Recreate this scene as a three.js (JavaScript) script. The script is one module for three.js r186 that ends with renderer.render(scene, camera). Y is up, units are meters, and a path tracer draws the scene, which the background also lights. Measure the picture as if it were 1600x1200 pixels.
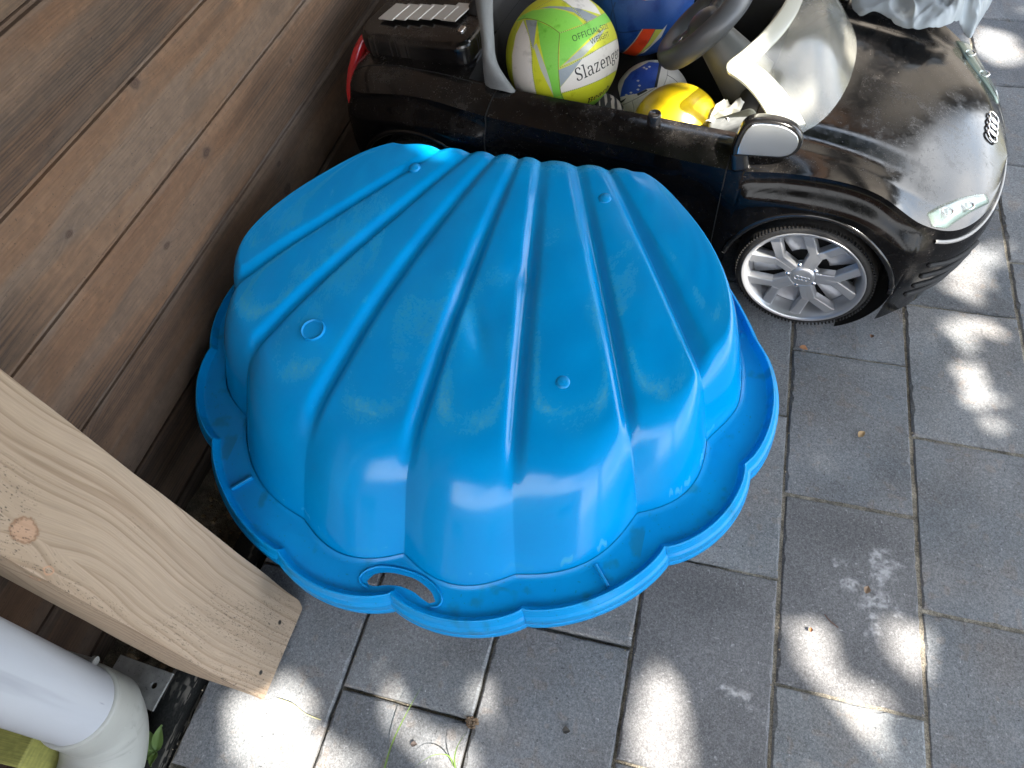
import * as THREE from 'three';
import { mergeGeometries, toCreasedNormals } from 'three/addons/utils/BufferGeometryUtils.js';
import { RoundedBoxGeometry } from 'three/addons/geometries/RoundedBoxGeometry.js';

// ---------------------------------------------------------------- camera, sky, sun, exposure
const scene = new THREE.Scene();
const camera = new THREE.PerspectiveCamera(54.96, 4 / 3, 0.02, 400);
camera.rotation.order = 'YXZ';
camera.position.set(0, 1.15, 0);
camera.rotation.set(-0.95179, 0.34312, -0.11161);
const renderer = new THREE.WebGLRenderer({ antialias: true });
renderer.toneMapping = THREE.LinearToneMapping;
renderer.toneMappingExposure = 5.6;
renderer.shadowMap.enabled = true;

const SUN = new THREE.Vector3(0.5, 0.8, 0.3).normalize();
const sun = new THREE.DirectionalLight(0xfff7ea, 5);
sun.target.position.set(0, 0, -0.8);
sun.position.copy(SUN).multiplyScalar(12).add(sun.target.position);
sun.castShadow = true;
sun.shadow.radius = 1.3;
sun.shadow.mapSize.set(4096, 4096);
Object.assign(sun.shadow.camera, { left: -4, right: 4, top: 4, bottom: -4, near: 0.5, far: 30 });
scene.add(sun, sun.target);

function rng(seed) { let s = seed >>> 0; return () => { s = (s + 0x6D2B79F5) >>> 0; let t = s; t = Math.imul(t ^ (t >>> 15), t | 1); t ^= t + Math.imul(t ^ (t >>> 7), t | 61); return ((t ^ (t >>> 14)) >>> 0) / 4294967296; }; }
function hash(ix, iy, s) { let h = Math.imul(ix, 374761393) ^ Math.imul(iy, 668265263) ^ Math.imul(s, 1442695041); h = Math.imul(h ^ (h >>> 13), 1274126177); h ^= h >>> 16; return (h >>> 0) / 4294967296; }
function vn(x, y, s = 0) { const ix = Math.floor(x), iy = Math.floor(y); let fx = x - ix, fy = y - iy; fx = fx * fx * (3 - 2 * fx); fy = fy * fy * (3 - 2 * fy); const a = hash(ix, iy, s), b = hash(ix + 1, iy, s), c = hash(ix, iy + 1, s), d = hash(ix + 1, iy + 1, s); return a + (b - a) * fx + (c - a) * fy + (a - b - c + d) * fx * fy; }
function fbm(x, y, s = 0, o = 4) { let v = 0, a = 0.5, n = 0; for (let i = 0; i < o; i++) { v += a * vn(x, y, s + i * 17); n += a; a *= 0.5; x *= 2.03; y *= 2.03; } return v / n; }
const sm = (a, b, x) => { const t = Math.min(1, Math.max(0, (x - a) / (b - a))); return t * t * (3 - 2 * t); };
const lerp = (a, b, t) => a + (b - a) * t;
const clamp = (x, a, b) => Math.min(b, Math.max(a, x));

// sky: bright broken cloud over pale blue
{
  const W = 512, H = 256, d = new Float32Array(W * H * 4);
  for (let j = 0; j < H; j++) for (let i = 0; i < W; i++) {
    const el = (j + 0.5) / H * Math.PI - Math.PI / 2, az = (i + 0.5) / W * 2 * Math.PI;
    const e = Math.max(0, Math.sin(el));
    const x = Math.cos(az) * Math.cos(el), z = Math.sin(az) * Math.cos(el);
    const k = 1.6 / (e + 0.35);
    const c = sm(0.38, 0.66, fbm(x * k + 7, z * k + 3, 5, 5));
    const blue = [lerp(0.68, 0.36, e), lerp(0.78, 0.54, e), lerp(0.9, 0.84, e)], cl = [1.3, 1.3, 1.3];
    const o = (j * W + i) * 4;
    for (let q = 0; q < 3; q++) d[o + q] = el < -0.02 ? 0.16 : lerp(blue[q], cl[q], c * 0.85);
    d[o + 3] = 1;
  }
  const t = new THREE.DataTexture(d, W, H, THREE.RGBAFormat, THREE.FloatType);
  t.mapping = THREE.EquirectangularReflectionMapping; t.magFilter = t.minFilter = THREE.LinearFilter; t.needsUpdate = true;
  scene.background = t; scene.environment = t;
}

// ---------------------------------------------------------------- helpers
const used = {};
function numbered(n) { if (!(n in used)) { used[n] = 0; return n; } used[n]++; return n + '_' + String(used[n]).padStart(3, '0'); }
function tag(o, label, category, group) { o.userData.label = label; o.userData.category = category; if (group) o.userData.group = group; return o; }
function thing(name, label, category, pos = [0, 0, 0], group) { const g = new THREE.Group(); g.name = numbered(name); g.position.set(...pos); tag(g, label, category, group); scene.add(g); return g; }
function mesh(name, geo, mat, parent, top) {
  const m = new THREE.Mesh(Array.isArray(geo) ? mergeGeometries(geo.map(g => { const q = g.index ? g.toNonIndexed() : g; for (const k of Object.keys(q.attributes)) if (!['position', 'normal', 'uv'].includes(k)) q.deleteAttribute(k); return q; })) : geo, mat);
  m.name = parent ? name : numbered(name); m.castShadow = m.receiveShadow = true; (parent || scene).add(m); return m;
}
function struct(name, geo, mat) { const m = mesh(name, geo, mat); m.userData.kind = 'structure'; return m; }
function tex(W, H, fn, srgb = true) {
  const d = new Uint8Array(W * H * 4);
  for (let j = 0; j < H; j++) for (let i = 0; i < W; i++) { const c = fn(i, j), o = (j * W + i) * 4; if (typeof c === 'number') { d[o] = d[o + 1] = d[o + 2] = clamp(c, 0, 255); } else { d[o] = clamp(c[0], 0, 255); d[o + 1] = clamp(c[1], 0, 255); d[o + 2] = clamp(c[2], 0, 255); } d[o + 3] = 255; }
  const t = new THREE.DataTexture(d, W, H, THREE.RGBAFormat); t.wrapS = t.wrapT = THREE.RepeatWrapping; t.magFilter = THREE.LinearFilter; t.minFilter = THREE.LinearMipmapLinearFilter; t.generateMipmaps = true; if (srgb) t.colorSpace = THREE.SRGBColorSpace; t.needsUpdate = true; return t;
}
const std = (o) => new THREE.MeshStandardMaterial(o), phys = (o) => new THREE.MeshPhysicalMaterial(o);
const lin = (r, g, b) => new THREE.Color().setRGB(r, g, b);
// grid of points -> geometry; f(i,j) -> [x,y,z,u,v]; skip(i,j) drops a quad
function grid(nu, nv, f, skip, flip) {
  const pos = [], uv = [], idx = [];
  for (let i = 0; i <= nu; i++) for (let j = 0; j <= nv; j++) { const p = f(i, j); pos.push(p[0], p[1], p[2]); uv.push(p[3] ?? i / nu, p[4] ?? j / nv); }
  for (let i = 0; i < nu; i++) for (let j = 0; j < nv; j++) { if (skip && skip(i, j)) continue; const a = i * (nv + 1) + j, b = a + nv + 1; if (flip) idx.push(a, a + 1, b, b, a + 1, b + 1); else idx.push(a, b, a + 1, b, b + 1, a + 1); }
  const g = new THREE.BufferGeometry(); g.setAttribute('position', new THREE.Float32BufferAttribute(pos, 3)); g.setAttribute('uv', new THREE.Float32BufferAttribute(uv, 2)); g.setIndex(idx); g.computeVertexNormals(); return g;
}
function table(xs, ys) { return x => { if (x <= xs[0]) return ys[0]; const n = xs.length - 1; if (x >= xs[n]) return ys[n]; let i = 0; while (x > xs[i + 1]) i++; const h = xs[i + 1] - xs[i], t = (x - xs[i]) / h; const m = k => { if (k === 0) return (ys[1] - ys[0]) / (xs[1] - xs[0]); if (k === n) return (ys[n] - ys[n - 1]) / (xs[n] - xs[n - 1]); const d0 = (ys[k] - ys[k - 1]) / (xs[k] - xs[k - 1]), d1 = (ys[k + 1] - ys[k]) / (xs[k + 1] - xs[k]); return d0 * d1 <= 0 ? 0 : (d0 + d1) / 2; }; const t2 = t * t, t3 = t2 * t; return (2 * t3 - 3 * t2 + 1) * ys[i] + (t3 - 2 * t2 + t) * h * m(i) + (-2 * t3 + 3 * t2) * ys[i + 1] + (t3 - t2) * h * m(i + 1); }; }
function at(g, x, y, z, rx = 0, ry = 0, rz = 0) { g.applyMatrix4(new THREE.Matrix4().compose(new THREE.Vector3(x, y, z), new THREE.Quaternion().setFromEuler(new THREE.Euler(rx, ry, rz)), new THREE.Vector3(1, 1, 1))); return g; }
const box = (w, h, d, r = 0.003, s = 2) => new RoundedBoxGeometry(w, h, d, s, r);
function tube(pts, r, n = 24, m = 8, closed = false) { return new THREE.TubeGeometry(new THREE.CatmullRomCurve3(pts.map(p => new THREE.Vector3(...p)), closed), n, r, m, closed); }
function uvBox(g, ox = 0, oy = 0, ax = 'x', ay = 'z') { const p = g.attributes.position, n = g.attributes.normal, u = g.attributes.uv; for (let i = 0; i < p.count; i++) { const P = { x: p.getX(i), y: p.getY(i), z: p.getZ(i) }; u.setXY(i, P[ax] + ox, P[ay] + oy); } return g; }

// ---------------------------------------------------------------- paving
const P_IMG = 1024, P_M = 0.62;                               // texture covers 0.62 m
const paveCol = tex(P_IMG, P_IMG, (i, j) => {
  const x = i / P_IMG * P_M, y = j / P_IMG * P_M;
  let v = 104 + (fbm(x * 9, y * 9, 1) - 0.5) * 34 + (vn(x * 420, y * 420, 2) - 0.5) * 20 + (vn(x * 900, y * 900, 3) - 0.5) * 34;
  const sp = vn(x * 300, y * 300, 9), s2 = vn(x * 520, y * 520, 12);
  if (sp > 0.93) v += (sp - 0.93) * 620; if (s2 > 0.95) v += 34; if (sp < 0.05) v -= 30;
  const w = (fbm(x * 14, y * 14, 22) - 0.5) * 7 + (sm(0.7, 0.8, fbm(x * 60, y * 60, 24, 2))) * 4 - 1; if (vn(x * 700, y * 700, 25) > 0.975) v += 70 * vn(x * 90, y * 90, 26);
  return [v + w + 1, v + 1, v + 2 - w * 0.8];
});
const paveBump = tex(P_IMG, P_IMG, (i, j) => { const x = i / P_IMG * P_M, y = j / P_IMG * P_M; const pit = vn(x * 230, y * 230, 41); return 150 + (vn(x * 420, y * 420, 2) - 0.5) * 90 + (vn(x * 900, y * 900, 3) - 0.5) * 60 - (pit < 0.12 ? 110 : 0); }, false);
for (const t of [paveCol, paveBump]) t.repeat.set(1 / P_M, 1 / P_M);
const paveMats = [[1.14, 1.15, 1.16], [1.0, 1.02, 1.05], [1.25, 1.25, 1.24], [1.08, 1.09, 1.11], [0.9, 0.92, 0.95]].map(c => std({ map: paveCol, bumpMap: paveBump, bumpScale: 0.0006, roughness: 0.92, color: lin(...c) }));
const bedTex = tex(512, 512, (i, j) => { const a = fbm(i / 30, j / 30, 60), b = vn(i / 2.2, j / 2.2, 61), c = vn(i / 90, j / 90, 66); const v = 52 + a * 74 + b * 62 + (c - 0.5) * 40; return [v * 1.03, v * 0.98, v * 0.89]; });
bedTex.repeat.set(4, 4);
const bedMat = std({ map: bedTex, roughness: 1, bumpMap: bedTex, bumpScale: 0.004 });
const CW = 0.2068, CL = 0.3145, X0 = -0.5955;
{
  struct('ground', at(uvBox(new THREE.PlaneGeometry(400, 400).rotateX(-Math.PI / 2)), 0, -0.075, 0), std({ map: bedTex, roughness: 1, color: lin(0.75, 0.8, 0.6) }));
  const paving = new THREE.Group(); paving.name = numbered('paving'); paving.userData = { kind: 'structure', label: 'grey rectangular concrete pavers laid in offset columns' }; scene.add(paving);
  // sandy bed in the joints, uneven
  mesh('joint_sand', grid(150, 240, (i, j) => { const x = -0.598 + i / 150 * 3.0, z = -3.4 + j / 240 * 4.4; return [x, lerp(-0.0095, -0.0002, sm(-0.02, 0.2, x)) - fbm(x * 9, z * 9, 71) * 0.005 - vn(x * 60, z * 60, 72) * 0.003, z, x, z]; }, null, true), bedMat, paving);
  const r = rng(11);
  function paverGeo(seed, ox, oy) {
    const w = CW - 0.0042, l = CL - 0.0048, c = 0.003, q = rng(seed), nx = 16, nz = 24, ring = (inset, y, jit) => { const o = []; const hw = w / 2 - inset, hl = l / 2 - inset; const jj = () => (q() ** 5) * jit + (q() - 0.5) * jit * 0.25; for (let i = 0; i < nx; i++) o.push([-hw + 2 * hw * i / nx, y, -hl + jj()]); for (let i = 0; i < nz; i++) o.push([hw - jj(), y, -hl + 2 * hl * i / nz]); for (let i = 0; i < nx; i++) o.push([hw - 2 * hw * i / nx, y, hl - jj()]); for (let i = 0; i < nz; i++) o.push([-hw + jj(), y, hl - 2 * hl * i / nz]); return o; };
    const R = [ring(0, -0.05, 0), ring(0, -c * 1.2, 0.0011), ring(c * 0.9, 0, 0.0045)], n = R[0].length, pos = [], idx = [];
    for (const k of R) for (const p of k) pos.push(...p);
    for (let k = 0; k < 2; k++) for (let i = 0; i < n; i++) { const a = k * n + i, b = k * n + (i + 1) % n; idx.push(a, a + n, b, b, a + n, b + n); }
    const t0 = pos.length / 3; for (const p of R[2]) pos.push(...p); const ci = pos.length / 3; pos.push(0, 0, 0); for (let i = 0; i < n; i++) idx.push(t0 + (i + 1) % n, t0 + i, ci);
    const g = new THREE.BufferGeometry(); g.setAttribute('position', new THREE.Float32BufferAttribute(pos, 3)); const uv = []; for (let i = 0; i < pos.length; i += 3) uv.push(pos[i] + ox + pos[i + 1], pos[i + 2] + oy); g.setAttribute('uv', new THREE.Float32BufferAttribute(uv, 2)); g.setIndex(idx);
    const ng = g.toNonIndexed(); ng.computeVertexNormals(); return ng;
  }
  for (let k = 0; k < 13; k++) for (let m = -9; m < 4; m++) {
    const zc = (k % 2 ? -0.1785 : -0.3345) + m * CL + CL / 2 + (k === 0 ? 0.0 : 0);
    const x = X0 + (k + 0.5) * CW;
    const s = 100 + k * 40 + m;
    const isStain = (k === 4 && m === -1) ? 1 : (k === 3 && m === -1) ? 2 : 0;
    const mat = paveMats[Math.floor(r() * paveMats.length)];
    const g = paverGeo(s, r() * 5, r() * 5);
    const p = mesh('paver', g, mat, paving);
    p.position.set(x + (r() - 0.5) * 0.0016, -0.0005 + (r() - 0.5) * 0.0026, zc + (r() - 0.5) * 0.002);
    p.rotation.set((r() - 0.5) * 0.006, (r() - 0.5) * 0.006 + (r() < 0.5 ? Math.PI : 0), (r() - 0.5) * 0.006);
    if (isStain) p.userData.stain = isStain;
  }
  // pale dried splashes on two of the pavers: their own print in the stone
  for (const p of paving.children) if (p.userData.stain) {
    const kind = p.userData.stain; delete p.userData.stain; p.rotation.y = 0;
    const W = 400, H = 620;
    const spots = kind === 1 ? [[0.05, -0.055, 0.026, 0.03], [-0.012, -0.055, 0.02, 0.01], [0.0, -0.02, 0.012, 0.014], [0.04, 0.0, 0.03, 0.02], [0.035, 0.045, 0.014, 0.03]] : [[0.05, 0.03, 0.026, 0.009], [0.075, 0.045, 0.01, 0.006]];
    const map = tex(W, H, (i, j) => {
      const x = (i / W - 0.5) * CW, y = (j / H - 0.5) * CL;
      let v = 100 + (fbm(x * 9 + 4, y * 9, 1) - 0.5) * 34 + (vn(x * 420, y * 420, 82) - 0.5) * 20 + (vn(x * 900, y * 900, 83) - 0.5) * 34; const sp = vn(x * 300, y * 300, 9); if (sp > 0.9) v += (sp - 0.9) * 520;
      let a = 0; for (const [sx, sy, rx, ry] of spots) { const d = Math.hypot((x - sx) / rx, (y - sy) / ry) + (fbm(x * 90, y * 90, 33) - 0.5) * 2.0; a = Math.max(a, sm(1.15, 0.35, d) * sm(0.1, 0.8, fbm(x * 200, y * 200, 39, 3))); }
      v = lerp(v, 186, a * 0.75); return [v, v, v + 2];
    });
    const uv = p.geometry.attributes.uv, ps = p.geometry.attributes.position; for (let i = 0; i < uv.count; i++) uv.setXY(i, ps.getX(i) / CW + 0.5, ps.getZ(i) / CL + 0.5);
    const bm = paveBump.clone(); bm.repeat.set(0.33, 0.5); bm.needsUpdate = true;
    p.material = std({ map, bumpMap: bm, bumpScale: 0.0006, roughness: 0.92 });
  }
}
// bare soil strip along the fence
struct('soil', grid(24, 160, (i, j) => { const x = -0.83 + i / 24 * 0.235, z = -3.2 + j / 160 * 4.2; return [x, -0.045 + (fbm(x * 22, z * 22, 90) - 0.4) * 0.03 + vn(x * 120, z * 120, 91) * 0.006, z, x * 1.3, z * 1.3]; }, null, true), std({ map: bedTex, roughness: 1, bumpMap: bedTex, bumpScale: 0.006, color: lin(0.5, 0.47, 0.42) }));
{
  // crumbs of soil and rotted wood on the strip
  const r = rng(5), gs = []; for (let i = 0; i < 700; i++) { const g = new THREE.IcosahedronGeometry(0.0015 + r() ** 3 * 0.007, 0); g.scale(1, 0.6, 0.7 + r()); gs.push(at(g, -0.76 + r() * 0.1, -0.03 + r() * 0.008, -1.0 + r() * 1.3, r() * 3, r() * 3, 0)); }
  const m = mesh('soil_crumbs', gs, std({ map: bedTex, color: lin(0.75, 0.6, 0.42), roughness: 1 })); m.userData = { kind: 'stuff', label: 'loose dark crumbs of soil along the foot of the boarded wall' };
}
{
  const map = tex(256, 1024, (i, j) => { const n = fbm(i / 26, j / 60, 140), c = sm(0.5, 0.66, fbm(i / 40, j / 90, 141)) * sm(0.4, 0.6, vn(i / 5, j / 9, 142)); const v = 20 + n * 26 + (vn(i / 2, j / 2, 143) - 0.5) * 22; return [lerp(v, 150, c * 0.7), lerp(v, 143, c * 0.7), lerp(v * 0.95, 132, c * 0.7)]; });
  const g = grid(8, 200, (i, j) => { const z = -3.2 + j / 200 * 4.2; const pr = [[-0.664, -0.07], [-0.664, -0.02], [-0.661, -0.012], [-0.64, -0.010], [-0.618, -0.011], [-0.610, -0.013], [-0.607, -0.02], [-0.607, -0.05], [-0.607, -0.07]][i]; const n = (vn(z * 30, i * 3, 150) - 0.5) * 0.004; return [pr[0] + n, pr[1] + n * 0.8, z, i / 8, z]; }, null, true);
  tag(mesh('edging_board', g, std({ map, bumpMap: map, bumpScale: 0.002, roughness: 0.95 })), 'long black weathered edging board between the boarded wall and the pavers', 'edging');
}

// ---------------------------------------------------------------- boarded wall
{
  const W = 2048, NB = 8, SH = 160, H = NB * SH, LM = 1.75;
  const r = rng(77), boards = [];
  for (let b = 0; b < NB; b++) { const kn = []; const n = 3 + Math.floor(r() * 3); for (let k = 0; k < n; k++) kn.push([r() * LM, 0.02 + r() * 0.11, 0.004 + r() * 0.009]); boards.push({ kn, y0: (r() - 0.5) * 0.3 + 0.07, x0: r() * LM, fr: 0.004 + r() * 0.004, tone: r(), grey: r(), cath: r() < 0.3 }); }
  const val = (i, j) => {
    const b = Math.floor(j / SH), B = boards[b]; const x = i / W * LM; let y = (j - b * SH) / SH * 0.146; let knot = 0, ring = 0;
    let yy = y + (fbm(x * 2.2, b * 7.1, 200 + b, 3) - 0.5) * 0.03;
    for (const [kx, ky, kr] of B.kn) { const dx = x - kx, dy = y - ky, d = Math.hypot(dx * 0.62, dy) / kr; const f = Math.exp(-((dx / (kr * 4.5)) ** 2)); yy += Math.sign(dy || 1) * f * kr * 1.6 * Math.exp(-Math.abs(dy) / (kr * 3.2)); const wob = (fbm(x * 220, y * 220, 230, 2) - 0.5) * 0.5; if (d + wob < 1.2) { knot = Math.max(knot, sm(1.2, 0.75, d + wob)); ring = Math.sin((d + wob) * 14); } }
    const rad = B.cath ? Math.hypot(yy - B.y0 * 0.4 - 0.02, (x - B.x0) * 0.022) : yy - B.y0;
    let g = Math.sin(rad / B.fr * 6.283 + (fbm(x * 5, yy * 60, 240, 2) - 0.5) * 3.2); g = Math.pow(0.5 + 0.5 * g, 2.2) * (0.25 + 1.1 * fbm(x * 3, yy * 55, 243, 2));
    const fib = vn(x * 26, yy * 1500, 250) * 0.6 + vn(x * 70, yy * 2600, 251) * 0.4;
    return { B, x, y, g, fib, knot, ring };
  };
  const cache = new Float32Array(W * H);
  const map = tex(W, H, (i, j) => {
    const { B, x, y, g, fib, knot, ring } = val(i, j);
    const wea = sm(0.42, 0.62, fbm(x * 3.2, y * 24 + B.tone * 9, 260)) ;
    const pale = sm(0.5, 0.72, fbm(x * 2.0 + 5, y * 12 + B.grey * 20, 262));
    const str = fbm(x * 2.5, y * 260 + B.tone * 50, 264, 3), red = sm(0.45, 0.7, fbm(x * 4 + 9, y * 30, 266));
    const calm = sm(0.38, 0.62, fbm(x * 1.6 + B.tone * 30, y * 9 + B.grey * 12, 268, 3));
    let c = [106, 79, 57].map((v, q) => lerp(v, [98, 88, 79][q], wea * 0.38 + B.grey * 0.16));
    c = c.map((v, q) => lerp(v, [120, 96, 75][q], pale * 0.5)); c = c.map((v, q) => lerp(v, [94, 66, 44][q], red * 0.4));
    const gk = 0.25 + 0.75 * calm, dk = 1 - g * 0.22 * gk - (1 - fib) * (0.1 + 0.12 * calm) - (1 - str) * 0.3 * gk; c = c.map(v => v * dk * 1.13); const mot = fbm(x * 90, y * 110, 281, 3); c = c.map(v => v * (0.9 + 0.2 * mot));
    const st = sm(0.6, 0.8, fbm(x * 6, y * 30, 270)); c = c.map(v => v * (1 - st * 0.1));
    const edge = sm(0.1275, 0.133, y + (fbm(x * 10, y * 30, 277) - 0.5) * 0.012) * (0.05 + 0.42 * sm(0.35, 0.65, fbm(x * 5, y * 9, 278))); c = c.map((v, q) => lerp(v, [126, 118, 112][q] * (0.85 + 0.15 * fib), edge));   // greyed, worn top edge of each board, with skylight on the bevel painted in
    const spk = vn(x * 500, y * 700, 275); if (spk > 0.95) c = c.map(v => v * 0.62);
    { let halo = 0; for (const [kx, ky, kr] of B.kn) halo = Math.max(halo, Math.exp(-(((x - kx) / (kr * 3)) ** 2) - (((y - ky) / (kr * 1.9)) ** 2))); c = c.map((v, q) => lerp(v, [96, 84, 74][q], halo * 0.45)); }
    if (knot > 0) { const k = knot * (0.62 + 0.2 * ring); c = c.map((v, q) => lerp(v, [62, 44, 33][q], clamp(k * 1.15, 0, 0.92))); }
    cache[j * W + i] = clamp(175 - g * 40 - (1 - fib) * 70 - knot * 30 * (0.5 + ring * 0.5), 0, 255);
    return c;
  });
  const bump = tex(W, H, (i, j) => cache[j * W + i], false);
  const fence = thing('timber_outbuilding', 'weathered brown outbuilding clad in horizontal timber boards on the left', 'outbuilding', [-0.8, 0, 0]);
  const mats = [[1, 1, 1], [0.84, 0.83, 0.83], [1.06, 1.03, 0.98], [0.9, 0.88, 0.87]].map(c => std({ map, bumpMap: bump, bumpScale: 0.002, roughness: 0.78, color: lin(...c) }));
  const lowMats = [[0.5, 0.5, 0.52], [0.56, 0.56, 0.58], [0.72, 0.74, 0.78]].map(c => std({ map, bumpMap: bump, bumpScale: 0.0018, roughness: 0.85, color: lin(...c) }));   // damp greyed boards at the foot, their tint also carrying the shade there
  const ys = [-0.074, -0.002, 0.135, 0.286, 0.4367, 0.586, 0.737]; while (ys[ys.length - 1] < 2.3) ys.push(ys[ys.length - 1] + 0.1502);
  const q = rng(31);
  for (let k = 0; k + 1 < ys.length; k++) {
    const h = ys[k + 1] - ys[k] - 0.0006, c = 0.0052, ym = (ys[k] + ys[k + 1]) / 2, L = 5;
    const sh = new THREE.Shape(); sh.moveTo(-0.022, -h / 2); sh.lineTo(-0.0016, -h / 2); sh.lineTo(-0.0004, -h / 2 + 0.0005); sh.lineTo(0, -h / 2 + 0.002); sh.lineTo(0.0009, 0); sh.lineTo(0, h / 2 - 0.018); sh.lineTo(-0.001, h / 2 - 0.016); sh.lineTo(-0.0038, h / 2 - 0.0112); sh.lineTo(-0.0125, h / 2 - 0.0106); sh.lineTo(-0.0125, h / 2 - 0.0076); sh.lineTo(-0.0056, h / 2 - 0.0080); sh.lineTo(-0.0075, h / 2 - 0.0052); sh.lineTo(-0.010, h / 2 - 0.0046); sh.lineTo(-0.0185, h / 2 - 0.0044); sh.lineTo(-0.019, h / 2); sh.lineTo(-0.022, h / 2);
    const g = new THREE.ExtrudeGeometry(sh, { depth: L, bevelEnabled: false, steps: 1 }); g.translate(0, 0, -L / 2);
    const p = g.attributes.position, u = g.attributes.uv, off = q(), row = (k * 3 + 1) % NB;
    for (let i = 0; i < p.count; i++) u.setXY(i, (p.getZ(i) - 1.2 + 1.69) / LM + off * 0.02, (row + clamp((p.getY(i) + h / 2) / 0.151, 0.004, 0.996)) / NB);
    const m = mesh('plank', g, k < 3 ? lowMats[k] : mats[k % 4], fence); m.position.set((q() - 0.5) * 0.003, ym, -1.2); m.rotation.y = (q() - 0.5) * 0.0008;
  }
  const back = std({ color: lin(0.03, 0.025, 0.02), roughness: 1 });
  mesh('backing', at(new THREE.BoxGeometry(0.02, 2.4, 5), -0.036, 1.18, -1.2), back, fence);
  mesh('eave', at(box(0.95, 0.05, 5, 0.008), -0.02, 2.37, -1.2, 0, 0, -0.12), mats[1], fence);
  for (const z of [1.2, -0.7, -2.5]) mesh('post', at(box(0.09, 2.4, 0.09, 0.004), -0.095, 1.16, z), mats[1], fence);
}


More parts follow.
